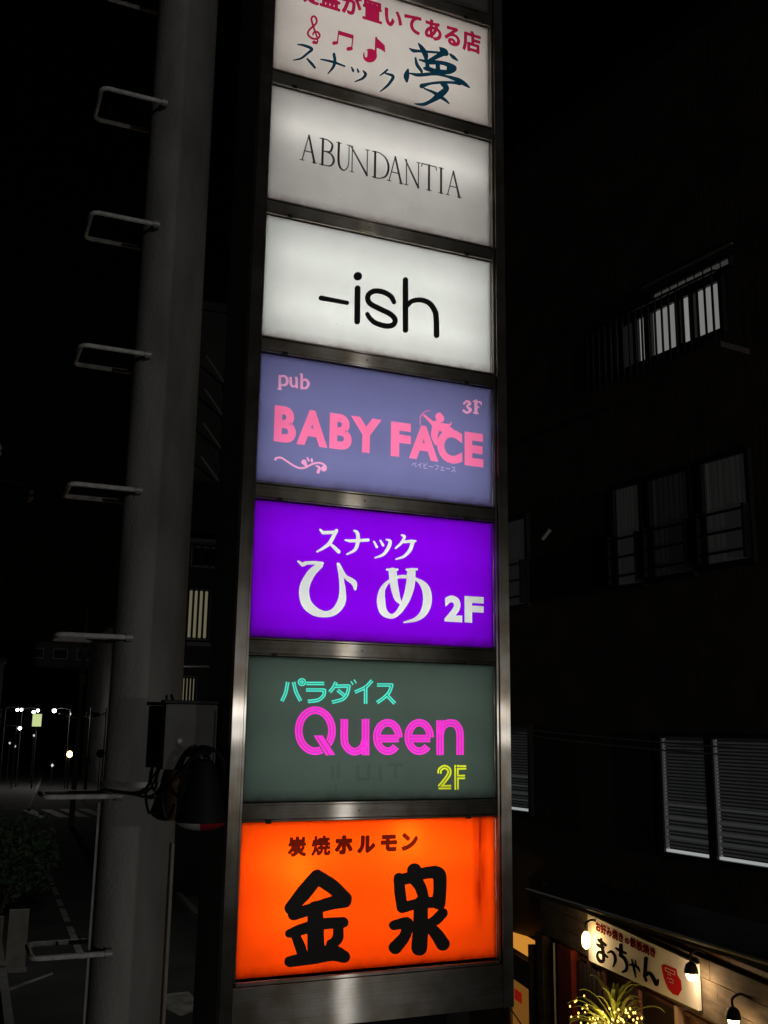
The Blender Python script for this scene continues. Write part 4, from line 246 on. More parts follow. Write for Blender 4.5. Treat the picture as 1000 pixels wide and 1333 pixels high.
'1060,1621,1042,1621,1034,1604,1008,1584,986,1558,967,1536,955,1500,942,1484,938],[696,958,703,968,705,976,704,977,690,977,687,976,696,966,698,960],[528,988,538,1008,527,1008,526,998],[677,988,678,986,679,988,680,996,682,1000,686,1002,698,1002,699,1004,698,1008,686,1008,680,1011,675,1010,673,992],[726,1002,748,1002,748,1008,726,1008,725,1006],[1516,1022,1468,1062,1467,1068,1468,1074,1484,1089,1492,1090,1502,1084,1528,1063,1544,1048,1545,1042,1544,1038,1531,1024,1524,1020]],"black":[[940,58,910,64,866,76,834,81,790,79,724,72,704,68,466,59,450,62,436,69,424,80,417,92,414,106,416,118,422,130,432,139,448,145,522,156,500,208,469,286,468,288,454,286,442,288,432,292,424,298,416,308,413,318,412,328,416,338,422,345,430,351,509,380,556,394,604,405,605,408,604,444,602,445,494,420,478,420,462,425,450,432,440,442,433,456,430,473,415,484,404,498,398,516,400,534,408,548,474,630,511,674,551,716,632,798,642,806,652,811,664,814,678,816,692,814,704,810,782,766,830,737,857,718,903,680,986,602,993,594,998,584,1000,574,1001,564,994,530,984,514,976,507,966,501,946,496,858,490,816,485,746,474,742,472,746,425,794,426,928,423,940,420,952,413,962,405,970,394,973,384,974,374,972,364,967,354,960,346,952,341,928,334,933,276,930,256,928,248,918,228,906,214,886,196,888,193,920,177,946,159,972,144,984,132,992,118,995,106,995,94,991,84,984,74,975,66,964,61,952,58],[1634,66,1610,72,1589,84,1573,100,1564,120,1562,138,1574,272,1563,242,1555,224,1533,190,1518,172,1460,110,1448,101,1432,96,1416,94,1400,96,1384,101,1370,110,1358,122,1350,136,1347,150,1350,168,1360,184,1430,236,1450,256,1459,274,1464,292,1458,293,1394,289,1380,291,1368,297,1354,310,1348,326,1347,334,1349,342,1353,350,1359,356,1374,365,1438,380,1478,388,1504,390,1528,387,1550,378,1565,366,1579,348,1582,444,1560,440,1486,423,1472,422,1458,425,1444,431,1431,442,1423,452,1419,464,1398,578,1393,622,1390,678,1386,688,1385,698,1391,732,1398,742,1406,749,1418,755,1430,758,1448,757,1468,750,1518,759,1516,774,1517,786,1521,798,1528,808,1538,818,1550,825,1564,830,1578,833,1602,831,1624,822,1640,809,1654,790,1698,797,1770,803,1802,802,1836,793,1865,776,1880,762,1895,736,1903,704,1904,680,1901,592,1892,480,1887,462,1881,454,1873,446,1894,436,1907,424,1914,408,1914,392,1911,384,1906,376,1864,336,1848,324,1832,314,1804,302,1846,266,1862,250,1889,218,1925,172,1931,162,1934,150,1934,138,1931,126,1926,116,1916,106,1904,98,1890,93,1876,91,1860,91,1844,95,1830,101,1818,109,1808,120,1762,194,1743,218,1722,240,1714,118,1709,100,1697,84,1678,72,1656,66],[610,172,610,171,611,174,608,306,606,308,552,299,550,298,579,248,595,216],[762,204,766,204,776,216,779,232,787,244,800,253,817,258,830,276,834,290,836,334,804,335,752,332],[1723,362,1726,360,1766,384,1786,400,1822,432,1798,438,1776,450,1720,450,1721,364],[1517,522,1518,521,1558,529,1596,533,1608,543,1620,550,1608,582,1597,606,1581,628,1548,663,1496,656,1503,604],[554,532,620,547,634,556,649,562,664,564,680,563,756,583,822,596,774,630,698,678,618,590],[1728,544,1730,543,1762,545,1765,546,1771,584,1773,620,1771,680,1768,696,1750,697,1716,697,1672,690,1672,688,1692,658,1709,622,1715,602]]},"shop":{"maroon":[[648,571,630,584,628,595,660,613,670,620,669,624,640,639,637,644,650,684,633,688,630,692,631,708,636,715,660,716,667,744,672,751,696,751,701,748,703,740,700,716,740,714,742,732,744,736,752,739,856,740,876,728,875,720,868,712,827,680,832,677,880,675,884,668,883,652,876,646,828,645,827,592,820,579,796,572,768,571,760,574,752,588,752,596,760,602,788,602,789,644,736,647,732,646,725,632,749,612,750,604,744,598,728,587,704,603,672,581],[1160,571,1140,584,1139,592,1167,624,1175,648,1177,664,1166,652,1160,650,1143,656,1138,664,1149,684,1155,712,1160,715,1178,716,1178,744,1181,748,1188,750,1210,748,1216,712,1220,720,1232,722,1234,728,1240,733,1288,734,1291,748,1296,752,1320,751,1324,748,1328,733,1376,733,1383,728,1382,708,1376,704,1364,704,1363,692,1390,688,1393,684,1393,668,1388,662,1363,660,1388,656,1393,648,1392,633,1384,627,1348,627,1346,604,1360,602,1363,616,1368,620,1392,615,'
'1396,608,1395,596,1390,584,1384,577,1364,572,1332,573,1320,576,1311,588,1310,624,1304,627,1297,624,1292,608,1284,596,1272,586,1256,578,1228,572,1213,588,1215,600,1200,611,1184,588,1168,574],[2016,571,1992,588,1924,577,1915,580,1909,600,1912,605,1930,612,1921,644,1913,656,1915,672,1924,676,1913,684,1905,696,1905,704,1940,727,1968,753,1988,748,1993,744,1994,736,2024,718,2031,740,2036,744,2060,742,2072,751,2096,750,2100,744,2100,724,2104,720,2140,720,2147,716,2148,700,2145,692,2104,690,2101,688,2101,676,2104,673,2148,673,2153,668,2154,652,2150,644,2112,643,2106,640,2128,613,2156,598,2158,588,2140,572,2135,572,2108,586,2080,612,2052,587],[2208,571,2200,576,2199,580,2199,620,2196,628,2184,612,2176,607,2168,612,2157,628,2160,636,2180,661,2192,684,2188,687,2170,688,2165,692,2164,712,2172,718,2199,720,2199,744,2204,751,2224,752,2232,749,2235,744,2235,720,2240,718,2256,718,2260,732,2264,735,2332,740,2380,748,2388,747,2404,732,2400,721,2364,714,2300,707,2295,704,2296,700,2380,700,2396,696,2400,688,2390,660,2365,620,2412,597,2416,597,2429,608,2446,636,2450,656,2448,663,2440,652,2432,650,2416,656,2412,664,2423,684,2429,712,2436,716,2451,716,2452,744,2456,749,2476,750,2484,748,2487,744,2488,709,2494,720,2504,721,2512,733,2560,733,2564,748,2572,752,2596,750,2600,734,2648,733,2656,728,2655,708,2636,701,2636,692,2664,688,2666,668,2660,661,2636,660,2660,657,2664,654,2665,632,2660,628,2624,627,2620,624,2620,604,2624,601,2635,604,2637,616,2644,621,2668,612,2666,588,2661,580,2652,574,2608,572,2592,577,2584,592,2584,624,2576,627,2572,627,2566,608,2554,592,2528,577,2508,572,2500,573,2488,585,2486,592,2488,600,2476,612,2457,588,2436,571,2430,572,2412,586,2396,572,2388,571,2360,583,2340,596,2284,571,2276,573,2268,581,2252,571,2236,577,2228,571],[1020,575,1000,587,998,596,1004,602,1032,613,1048,624,1059,636,1048,642,1004,649,975,608,964,599,948,593,916,595,904,603,897,612,893,624,897,640,908,656,940,674,980,681,995,700,992,703,940,701,933,708,932,724,936,731,1032,736,1048,728,1052,724,1052,716,1024,680,1028,678,1068,670,1071,672,1071,688,1076,695,1104,694,1110,688,1108,656,1132,645,1135,640,1134,632,1124,616,1116,613,1096,624,1074,600,1060,590,1028,576],[452,580,416,590,404,597,395,608,393,620,396,630,404,640,424,653,449,664,448,681,400,684,397,704,404,713,448,712,448,736,452,743,480,745,488,739,488,715,532,720,539,712,539,696,536,691,488,683,485,676,488,673,536,677,564,673,580,667,592,660,602,648,606,632,604,624,597,608,576,592,544,583,508,581,503,584,495,600,496,609,500,612,528,613,552,619,564,626,566,636,556,643,540,646,488,642,486,640,486,604,482,592,468,582],[1480,580,1456,587,1444,594,1436,604,1433,620,1435,632,1443,648,1452,655,1476,649,1480,644,1479,636,1470,624,1472,617,1480,613,1520,608,1580,612,1588,608,1590,604,1588,585,1580,580,1520,577],[2752,580,2720,592,2710,604,2706,620,2708,631,2716,647,2724,655,2752,647,2754,640,2744,624,2744,619,2752,613,2792,608,2856,612,2863,604,2862,588,2856,580,2796,577],[1776,592,1761,608,1744,600,1732,599,1716,603,1704,611,1693,632,1692,644,1697,660,1705,672,1720,684,1756,698,1800,699,1820,694,1836,685,1848,675,1857,660,1859,644,1851,620,1836,606,1820,598,1784,590],[2235,604,2236,602,2240,606,2248,621,2254,640,2252,644,2244,640,2235,644],[2280,604,2313,620,2296,650,2292,646],[2520,608,2532,619,2532,627,2512,626,2519,616],[1246,612,1248,609,1253,612,1260,625,1240,627,1238,624],[2027,612,2045,624,2056,640,2052,643,2020,641,2013,624,2021,620],[436,616,448,613,448,630,432,620],[1572,620,1528,624,1520,628,1522,648,1528,655,1545,652,1544,656,1432,658,1427,664,1425,680,1432,688,1525,688,1520,692,1436,695,1432,700,1431,720,1440,725,1508,722,1506,732,1508,740,1536,745,1544,740,1548,726,1552,724,1600,730,1607,712,1604,703,1568,696,1563,692,1568,690,1612,696,1618,692,1622,672,1616,666,1584,660,1601,644,1603,636,1588,619],[1772,620,1796,622,1816,631,1824,644,1821,656,1808,666,1796,670],[2848,620,2800,624,2794,628,2793,636,2796,649,2804,655,2820,652,2816,657,2744,656,2704,658,2700,664,2699,680,2704,687,2798,688,2796,692,'
'2712,694,2705,700,2705,720,2712,725,2780,722,2783,724,2779,732,2782,740,2808,744,2818,740,2824,724,2872,731,2878,724,2880,712,2878,704,2840,695,2836,692,2840,690,2888,695,2893,688,2896,672,2888,665,2858,660,2875,644,2877,636,2862,620],[931,628,936,624,944,626,959,644,956,647,940,640],[1730,632,1736,630,1744,638,1754,656,1756,667,1744,663,1731,652,1726,640],[1218,640,1223,640,1224,652,1228,656,1253,660,1216,664,1213,660,1211,648],[2492,640,2496,637,2498,652,2504,657,2526,660,2488,664,2485,648],[2337,648,2340,645,2355,668,2325,668],[686,652,692,649,695,652,706,684,692,685,688,683,679,656],[604,671,542,700,543,712,555,724,560,725,624,697,627,692,624,684,612,671],[2045,676,2048,673,2060,673,2063,676,2063,688,2052,688],[743,680,748,677,788,677,792,694,811,708,748,709]],"black":[[496,48,439,64,391,92,376,106,365,124,364,140,370,160,382,180,401,200,424,218,457,236,496,250,536,260,625,272,600,305,516,305,480,309,436,319,380,338,377,344,388,356,420,368,579,372,577,384,572,387,516,396,476,410,439,428,437,432,440,440,456,451,480,458,568,462,590,476,612,486,640,492,664,494,680,491,688,486,698,456,704,453,876,429,894,420,895,408,885,396,865,384,844,376,808,371,732,375,725,372,732,369,772,367,789,360,791,352,788,344,773,332,757,324,757,320,783,280,792,257,940,226,948,220,949,216,941,204,920,192,892,186,804,193,802,192,800,164,794,140,778,116,765,104,739,88,708,74,668,60,616,50,540,45],[1520,52,1507,60,1508,68,1515,76,1628,128,1659,156,1674,180,1678,196,1677,208,1664,232,1630,264,1600,281,1580,289,1548,296,1424,312,1408,317,1400,324,1399,332,1404,344,1418,356,1420,390,1264,412,1255,416,1252,424,1257,432,1269,440,1300,451,1424,454,1430,508,1446,528,1472,543,1500,553,1532,559,1564,560,1588,555,1600,544,1599,452,1748,443,1761,440,1768,432,1765,424,1756,416,1732,406,1587,392,1575,376,1688,357,1720,346,1746,332,1771,312,1800,278,1815,244,1817,220,1806,184,1791,160,1773,140,1740,115,1708,98,1664,82,1552,53],[2068,72,1987,184,1956,248,1856,234,1840,236,1830,244,1834,256,1856,270,1940,289,1942,292,1923,356,1930,364,1940,370,1964,375,1980,373,2040,305,2072,305,2080,308,2069,372,2088,384,2104,386,2115,384,2156,304,2204,297,2224,292,2244,282,2260,268,2288,224,2287,216,2276,208,2248,204,2168,242,2132,250,2080,254,2078,252,2094,216,2101,188,2115,88,2111,80,2096,72,2080,69],[1116,75,1111,80,1111,84,1166,160,1184,196,1186,224,1184,240,1174,264,1164,274,1150,284,1116,299,1064,310,1040,306,924,269,908,268,896,271,891,276,893,284,910,296,1020,344,1060,356,1108,364,1148,364,1212,352,1262,332,1294,308,1308,288,1318,256,1316,236,1309,216,1294,192,1266,164,1166,84,1140,74],[2476,84,2456,90,2380,158,2375,168,2377,176,2388,188,2446,484,2454,496,2469,508,2512,526,2544,531,2572,531,2594,524,2604,512,2546,272,2548,270,2580,282,2628,294,2676,299,2712,297,2752,288,2816,260,2844,241,2900,193,2929,220,2948,229,2980,233,2992,229,2995,224,2978,152,2962,128,2940,113,2908,100,2880,93,2856,91,2832,93,2799,104,2771,124,2708,185,2688,200,2648,218,2616,225,2518,180,2515,176,2552,124,2552,112,2540,100,2520,90,2496,84],[578,116,604,115,643,120,650,136,654,156,653,208,600,209,544,206,516,201,502,188,492,168,493,160,498,152,532,131]],"red":[[3468,88,3308,139,3168,293,3100,488,3100,496,3104,502,3216,543,3624,555,3636,550,3664,451,3768,386,3773,380,3791,240,3656,100],[3343,264,3504,271,3516,275,3521,280,3519,284,3512,285,3360,277,3344,272,3341,268],[3485,308,3496,304,3504,305,3517,312,3516,317,3436,357,3424,358,3410,352,3408,348,3412,345],[3289,320,3396,317,3408,320,3415,328,3408,332,3304,334,3287,328,3285,324],[3305,392,3416,388,3428,392,3433,396,3433,400,3424,403,3320,404,3308,400,3304,396],[3226,432,3236,430,3564,429,3573,432,3579,440,3582,500,3572,503,3236,497,3224,493,3221,488],[3256,444,3252,484,3552,488,3548,443]]}}')

GLINT = 55
# ------------------------------------------------------------------ common materials
steelV = brushed('brushed_steel_upright', (.60, .57, .53), 'Z', .41, .66)
steelH = brushed('brushed_steel_crossbar', (.58, .55, .51), 'X', .41, .66)
M_black = mat('black_paint', (.02, .02, .021), .55, noise=(6, .4))
M_gloss = mat('black_gloss', (.012, .012, .014), .18, spec=.5, noise=(9, .5))
M_conc = mat('pole_concrete', (.33, .33, .315), .9, noise=(4, .42, (1, 1, .3)), bump=(60, .25))
M_galv = mat('galvanised_steel', (.42, .42, .42), .5, metal=.35, noise=(14, .2))
M_white_in = mat('white_lining', (.82, .82, .82), .8)
def smooth_pts(P, n=6):
    P = [Vector(p) for p in P]; Q = [2 * P[0] - P[1]] + P + [2 * P[-1] - P[-2]]; o = []
    for i in range(1, len(Q) - 2):
        for k in range(n):
            t = k / n; a, b, c, d = Q[i - 1:i + 3]
            o.append(.5 * ((2 * b) + (c - a) * t + (2 * a - 5 * b + 4 * c - d) * t * t + (3 * b - a - 3 * c + d) * t ** 3))
    o.append(P[-1]); return o
M_rubber = mat('cable_rubber', (.015, .015, .016), .5)

# ------------------------------------------------------------------ the sign tower
W_, H_, STEP, Z0 = 1.2, 0.605, 0.6873, 4.189
tower = thing('sign_tower', 'tall brushed steel frame holding the column of lit shop signs', 'sign tower', (0, 0, 0))
top = Z0 + 8 * STEP + .2
for x0, x1, tx0, tx1 in ((-.066, -.016, -.013, -.003), (1.216, 1.270, 1.203, 1.213)):
    p = MB().box(x0, x1, -.022, .03, 3.985, top).obj('side_post', steelV, tower, bevel=.0025)
    t = MB().box(tx0, tx1, -.012, .03, Z0 - .012, top).obj('trim_strip', steelV, p, bevel=.0015)
MB().box(-.0155, 1.2155, -.0185, .03, 3.985, Z0 - .026).obj('bottom_bar', steelH, tower, bevel=.003)
MB().box(-.0025, 1.2025, -.0125, .01, Z0 - .024, Z0 - .012).obj('trim_strip', steelH, tower, bevel=.0015)
for i in range(0, 8):
    zb = Z0 + i * STEP + H_
    c = MB().box(-.0025, 1.2025, -.006, .02, zb + .013, zb + .069).obj('crossbar', steelH, tower, bevel=.0025)
    MB().box(-.0025, 1.2025, -.011, .004, zb + .0715, zb + .0785).obj('trim_strip', steelH, c, bevel=.0012)
    MB().box(-.0025, 1.2025, -.009, .004, zb + .004, zb + .0105).obj('trim_strip', steelH, c, bevel=.0012)
    for x in (.11, 1.05):
        MB().box(x - .012, x + .012, -.016, -.0115, zb - .004, zb + .014).obj('clip', M_black, c, bevel=.001)
    MB().lathe((.52, -.0065, zb + .041), [(.004, 0), (.004, .002), (.002, .003)], 10, Vector((0, -1, 0))).obj('screw', M_galv, c)
MB().box(-.066, -.058, .031, .42, .0, top).obj('side_panel', M_black, tower)
MB().box(1.262, 1.270, .031, .42, 3.985, top).obj('side_panel', M_black, tower)
MB().box(-.057, 1.261, .412, .42, 3.99, top).obj('back_panel', M_black, tower)
MB().box(-.057, .99, .08, .411, 0, 3.97).obj('pedestal', M_gloss, tower, bevel=.004)
MB().box(-.066, 1.27, -.022, .42, top + .002, top + .03).obj('top_cap', steelH, tower)
MB().box(-.2, 1.4, .05, .6, -.02, .0).obj('footing', M_conc, tower)

tube_mb = MB().tube([(.05, 0, 0), (1.15, 0, 0)], .013, 8)
TUBES = {}
def tubes(level):
    if level not in TUBES:
        TUBES[level] = tube_mb.mesh('fluorescent_tube', glow('tube_%g' % level, (1, .97, .93), level))
    return TUBES[level]

def clusters(loops, gap=6):
    """gather outlines into characters: boxes that touch belong together"""
    B = [[min(l[0::2]) - gap, max(l[0::2]) + gap, min(l[1::2]) - gap, max(l[1::2]) + gap, [l]] for l in loops]
    again = True
    while again:
        again = False
        for i in range(len(B)):
            for j in range(i + 1, len(B)):
                p, q = B[i], B[j]
                if p[0] < q[1] and q[0] < p[1] and p[2] < q[3] and q[2] < p[3]:
                    B[i] = [min(p[0], q[0]), max(p[1], q[1]), min(p[2], q[2]), max(p[3], q[3]), p[4] + q[4]]; B.pop(j); again = True; break
            if again: break
    return [x[4] for x in B]

def lightbox(i, label, face, layers, tubespec, stain=None, trans=.75, mottle=.05, bulbs=()):
    """i counts from the lowest sign; layers = [(art key, material, through, label)]"""
    z0 = Z0 + i * STEP
    s = thing('illuminated_sign', label, 'sign', (0, 0, z0), 0, 'signs stacked in the steel tower')
    hb = MB()
    hb.box(.002, .010, .02, .28, .002, .603).box(1.19, 1.198, .02, .28, .002, .603)
    hb.box(.0105, 1.1895, .02, .28, .002, .010).box(.0105, 1.1895, .02, .28, .595, .603).box(.0105, 1.1895, .272, .28, .0105, .5945)
    hb.obj('housing', M_white_in, s)
    for (z, y, lv) in tubespec: put('fluorescent_tube', tubes(lv), s, (0, y, z))
    for bx_, bz_, e_ in bulbs: MB().lathe((bx_, .11, bz_), [(.008, -.022), (.022, 0), (.008, .022)], 10).obj('bulb', glow('bulb_%g' % e_, (1, .95, .85), e_), s)
    art = ART.get(str(7 - i), {})
    holes = [lp for k, m, thr, lb in layers if thr for lp in art[k]]
    fp = fill('face_panel', holes, sheet('acrylic_%d' % i, face, trans, stain, mottle), s, .012, rect=(0, W_, 0, H_))
    for k, m, thr, lb in layers:
        nm = 'emblem' if 'silhouette' in lb else 'lettering'
        for grp in clusters(art[k], 1 if k in ('small', 'script') else 6):
            o = fill(nm if nm == 'emblem' or len(grp) == len(art[k]) else 'letter', grp, m, fp, .012 if thr else .0105, 0 if thr else .001)
        if len(grp) == len(art[k]): o['label'] = lb
    return s

vinyl = lambda n, c, t=.75: sheet('vinyl_' + n, c, t)
ink_black = mat('black_vinyl', (.012, .010, .009), .45)
ink_grey = mat('dark_grey_letters', (.035, .045, .042), .4)
ink_thin = mat('grey_vinyl', (.10, .075, .08), .5)
lightbox(0, 'glowing orange sign with two huge black brush characters, lowest in the tower', (.98, .068, .002),
         [('maroon', vinyl('maroon', (.055, .004, .001)), True, 'row of six dark maroon characters'), ('black', ink_black, False, 'two large black brush characters')],
         [(.46, .10, 8), (.22, .13, 6.5)], stain=(1.12, .045, .10, 1.7), bulbs=((.26, .40, 55), (.23, .22, 22), (.76, .53, 60)), mottle=.10)
lightbox(1, 'dark grey green sign with cyan, magenta and yellow glowing outline lettering', (.042, .064, .053),
         [('cyan', vinyl('cyan', (.07, .78, .62)), True, 'cyan outlined katakana'), ('magenta', vinyl('magenta', (.98, .035, .72)), True, 'large magenta inline word'),
          ('yellow', vinyl('yellow', (.66, .76, .015)), True, 'small yellow outlined floor number'), ('ghost', vinyl('ghost', (.038, .053, .046)), True, 'faint ghost of removed lettering')],
         [(.45, .15, 9), (.17, .15, 9)])
lightbox(2, 'vivid purple sign with white Japanese lettering and 2F', (.165, .001, .58),
         [('white', vinyl('white', (.72, .78, .72)), True, 'white characters and floor number')], [(.45, .15, 9.5), (.16, .15, 9)])
lightbox(3, 'lavender blue sign with bold pink capitals and a winged silhouette', (.135, .142, .31),
         [('pink', vinyl('pink', (.98, .20, .42)), True, 'bold pink capitals with a small winged archer silhouette'), ('script', vinyl('pale_pink', (.92, .40, .66)), True, 'pale pink serif words and scroll flourish'),
          ('small', vinyl('pale_small', (.45, .36, .62)), True, 'tiny pale katakana line')], [(.40, .15, 7), (.14, .15, 8.5)])
lightbox(4, 'bright white sign with rounded dark grey word after a dash', (.80, .84, .81),
         [('grey', ink_grey, False, 'rounded dark grey letters after a dash')], [(.43, .15, 6.8), (.17, .15, 8.2)])
lightbox(5, 'dimmer white sign with a single line of thin serif capitals', (.80, .79, .76),
         [('grey', ink_thin, False, 'thin dark grey serif capitals')], [(.41, .12, 6.5), (.10, .16, 1.6)], mottle=.06)
lightbox(6, 'off white sign with crimson notes and large blue brush character, topmost readable one', (.60, .56, .52),
         [('crimson', vinyl('crimson', (.36, .010, .06)), True, 'crimson line of characters and music notes'), ('ink', vinyl('blue_ink', (.004, .028, .05)), True, 'blue black brush lettering')],
         [(.42, .15, 5.2), (.17, .15, 5.2)])
lightbox(7, 'very dimly lit grey sign only just showing at the top edge of the photo', (.3, .3, .3), [], [(.3, .15, .35)])  # faint tube inside lights this face to grey

# ------------------------------------------------------------------ concrete utility pole, its steps and fittings
random.seed(3)
pole = thing('utility_pole', 'thick round concrete utility pole with bracket steps beside the sign tower', 'utility pole', (-.30, .70, 0))
MB().tube([(0, 0, -.3), (0, 0, 13)], .183, 48, r1=.150).obj('pole_shaft', M_conc, pole, smooth=True)
def rung(z):
    r = .0115
    a = -.165; pts = [(a + .05, -.15, z), (-.405, -.15, z), (-.425, -.14, z), (-.435, -.12, z), (-.435, .12, z), (-.425, .14, z), (-.405, .15, z), (a + .05, .15, z)]
    return MB().tube(pts, r, 8)
for z in (4.21, 4.87, 5.58, 6.28, 6.965, 7.66, 8.35, 9.09): rung(z).obj('step_rung', mat('rung_steel', (.72, .72, .70), .45, noise=(30, .25)), pole, smooth=True)
MB().tube([(-.195, -.09, 0), (-.195, -.09, 4.84)], .0065, 6).obj('conduit', M_galv, pole, smooth=True)
MB().tube([(.135, -.155, 0), (.135, -.155, 4.66)], .008, 6).obj('conduit', M_galv, pole, smooth=True)
for z in (4.87 + .05,): MB().lathe((0, 0, z), [(.182, -.012), (.1835, -.012), (.1835, .012), (.182, .012)], 40).obj('steel_band', M_galv, pole, smooth=True)
random.seed(3)

for z in (4.21, 4.87, 5.58, 6.28, 6.965, 7.66, 8.35, 9.09):
    for y_ in (-.15, .15): MB().lathe((-.12, y_, z), [(.02, -.015), (.02, .015)], 10, Vector((-1, 0, 0))).obj('rung_collar', M_galv, pole, smooth=True)
bx = thing('meter_box', 'grey steel box with a black ledge fixed between the pole and the sign tower', 'meter box', (-.185, .27, 5.0))
MB().box(-.115, .12, -.07, -.005, 0, .275).obj('cabinet', mat('grey_box', (.19, .19, .185), .7, noise=(8, .15)), bx, bevel=.006)
MB().box(-.125, .125, -.085, .0, .277, .292).obj('ledge', M_black, bx, bevel=.003)
MB().box(.098, .104, -.074, -.0705, .02, .25).obj('door_edge', M_black, bx)
MB().tube([(.0, -.004, .15), (.0, .28, .15)], .02, 8).obj('bracket', M_galv, bx)
MB().lathe((-.05, -.072, .12), [(.012, 0), (.012, .006), (.004, .008)], 12, Vector((0, -1, 0))).obj('lock', M_galv, bx)

hd = thing('flood_lamp', 'black cone shaped lamp hood with glassy underside hanging beside the orange sign', 'lamp', (-.150, .07, 4.80))
MB().lathe((0, 0, 0), [(.112, 0), (.110, .012), (.092, .07), (.068, .15), (.05, .21), (.036, .24), (.012, .25)], 28).obj('lamp_hood', mat('hood_black', (.012, .012, .013), .6, noise=(20, .3)), hd, smooth=True)
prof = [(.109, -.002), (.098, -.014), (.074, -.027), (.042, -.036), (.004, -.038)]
for a0, a1, m_, nm_ in ((PI, 1.40 * PI, mat('lens_white_reflection', (.62, .62, .62), .25, spec=.5), 'lens_white_reflection'), (1.40 * PI, 3 * PI, mat('lens_red_reflection', (.5, .03, .05), .2, spec=.5), 'lens_red_reflection')):  # white and red reflection on the underside put in as lens colours
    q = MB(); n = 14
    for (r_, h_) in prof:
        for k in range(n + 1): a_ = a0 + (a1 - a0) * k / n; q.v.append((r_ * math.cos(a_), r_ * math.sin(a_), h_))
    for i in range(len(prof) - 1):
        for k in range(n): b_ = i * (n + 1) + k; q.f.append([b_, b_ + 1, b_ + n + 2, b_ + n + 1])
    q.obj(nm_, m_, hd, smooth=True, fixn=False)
MB().tube([(0, 0, .26), (0, .03, .285), (.03, .1, .285), (.078, .15, .285)], .012, 8).obj('mounting_arm', M_black, hd, smooth=True)
MB().tube(smooth_pts([(-.02, 0, .255), (-.05, .02, .275), (-.03, .1, .27), (.0, .14, .22)]), .008, 8).obj('junction_lead', M_black, hd, smooth=True)

cb = thing('cable_bundle', 'black looping cables hanging between the pole and the hooded lamp', 'cable', (0, 0, 0))
for pts, r in (([(-.50, .55, 4.90), (-.38, .46, 4.885), (-.28, .44, 4.87), (-.22, .42, 4.93), (-.17, .36, 5.02), (-.12, .2, 5.08)], .006),
               ([(-.47, .55, 4.895), (-.33, .45, 4.89), (-.28, .43, 4.96), (-.275, .42, 5.06), (-.24, .41, 5.13), (-.225, .41, 5.26), (-.23, .45, 5.32)], .006),
               ([(-.225, .40, 5.20), (-.245, .38, 5.16), (-.215, .37, 5.11), (-.24, .38, 5.05), (-.2, .3, 5.06), (-.15, .2, 5.07)], .009),
               ([(-.25, .40, 5.17), (-.24, .38, 5.24), (-.205, .39, 5.245)], .008),
               ([(-.24, .36, 5.02), (-.21, .22, 5.07), (-.24, .12, 5.00), (-.19, .06, 5.07), (-.13, .05, 5.075)], .009),
               ([(-.26, .30, 5.04), (-.275, .2, 4.96), (-.25, .12, 4.90), (-.235, .1, 4.98), (-.20, .08, 5.06)], .007),
               ([(-.20, .2, 5.08), (-.16, .02, 5.10), (-.10, .0, 5.06), (-.075, .02, 4.98), (-.07, .05, 4.90)], .007),
               ([(-.24, .3, 5.0), (-.29, .22, 4.9), (-.27, .2, 4.8), (-.24, .2, 4.86)], .006)):
    MB().tube(smooth_pts(pts), r, 6).obj('cable', M_rubber, cb, smooth=True)

# ------------------------------------------------------------------ ground and street
M_asph = mat('asphalt', (.055, .055, .054), .9, noise=(.7, .3), bump=(90, .4))
M_pave = mat('pavement_concrete', (.13, .125, .12), .9, noise=(1.5, .2), bump=(50, .3))
M_kerb = mat('kerb_stone', (.24, .24, .23), .85, noise=(4, .2))
M_paint = mat('road_paint', (.62, .62, .56), .7, noise=(3, .35))
def flat(name, pts, z, m, h=0.0):
    a = MB()
    a.poly([(x, y, z) for x, y in pts])
    return a.obj(name, m, fixn=False)
tag(flat('ground', [(-400, -300), (400, -300), (400, 900), (-400, 900)], -.02, M_pave), kind='structure')
# the road runs away from us and bends to the right
centre = [(2.7, -20), (2.75, 5), (2.9, 15), (3.1, 25), (4.0, 40), (6.4, 60), (10, 95), (16, 150), (26, 240)]
half = 2.5
def offs(d):
    out = []
    for i, (x, y) in enumerate(centre):
        a = centre[max(i - 1, 0)]; b = centre[min(i + 1, len(centre) - 1)]; t = Vector((b[0] - a[0], b[1] - a[1])).normalized()
        out.append((x + t.y * d, y - t.x * d))
    return out
rd = MB(); Lp, Rp = offs(-half), offs(half)
for i in range(len(Lp) - 1): rd.poly([(*Lp[i], -.01), (*Rp[i], -.01), (*Rp[i + 1], -.01), (*Lp[i + 1], -.01)])
tag(rd.obj('road', M_asph, fixn=False), kind='structure')
cross = MB().poly([(-60, 56.5, -.004), (60, 50, -.004), (60, 58, -.004), (-60, 64.5, -.004)]).obj('side_road', M_asph, fixn=False); tag(cross, kind='structure')
for sgn in (-1, 1):
    A, B = offs(sgn * (half + .002)), offs(sgn * (half + .16)); k = MB()
    for i in range(len(A) - 1):
        if 40 <= centre[i][1] < 60: continue
        b = len(k.v)
        for (x, y) in (A[i], B[i], B[i + 1], A[i + 1]): k.v += [(x, y, -.02), (x, y, .12)]
        k.f += [[b + 1, b + 3, b + 5, b + 7], [b, b + 1, b + 7, b + 6], [b + 2, b + 4, b + 5, b + 3], [b, b + 2, b + 3, b + 1], [b + 4, b + 6, b + 7, b + 5]]
    tag(k.obj('kerb', M_kerb), kind='structure')
mk = MB()
def paint(p, z=-.004): mk.poly([(x, y, z) for x, y in p])
for i in range(7):                                   # crossing bars
    x = 3.5 + i * 1.05; paint([(x, 60.9), (x + .6, 60.85), (x + 1.1, 55.4), (x + .5, 55.45)], .0)
tag(mk.obj('crossing_marking', M_paint, fixn=False), kind='structure')
mk = MB()
y = 20.5
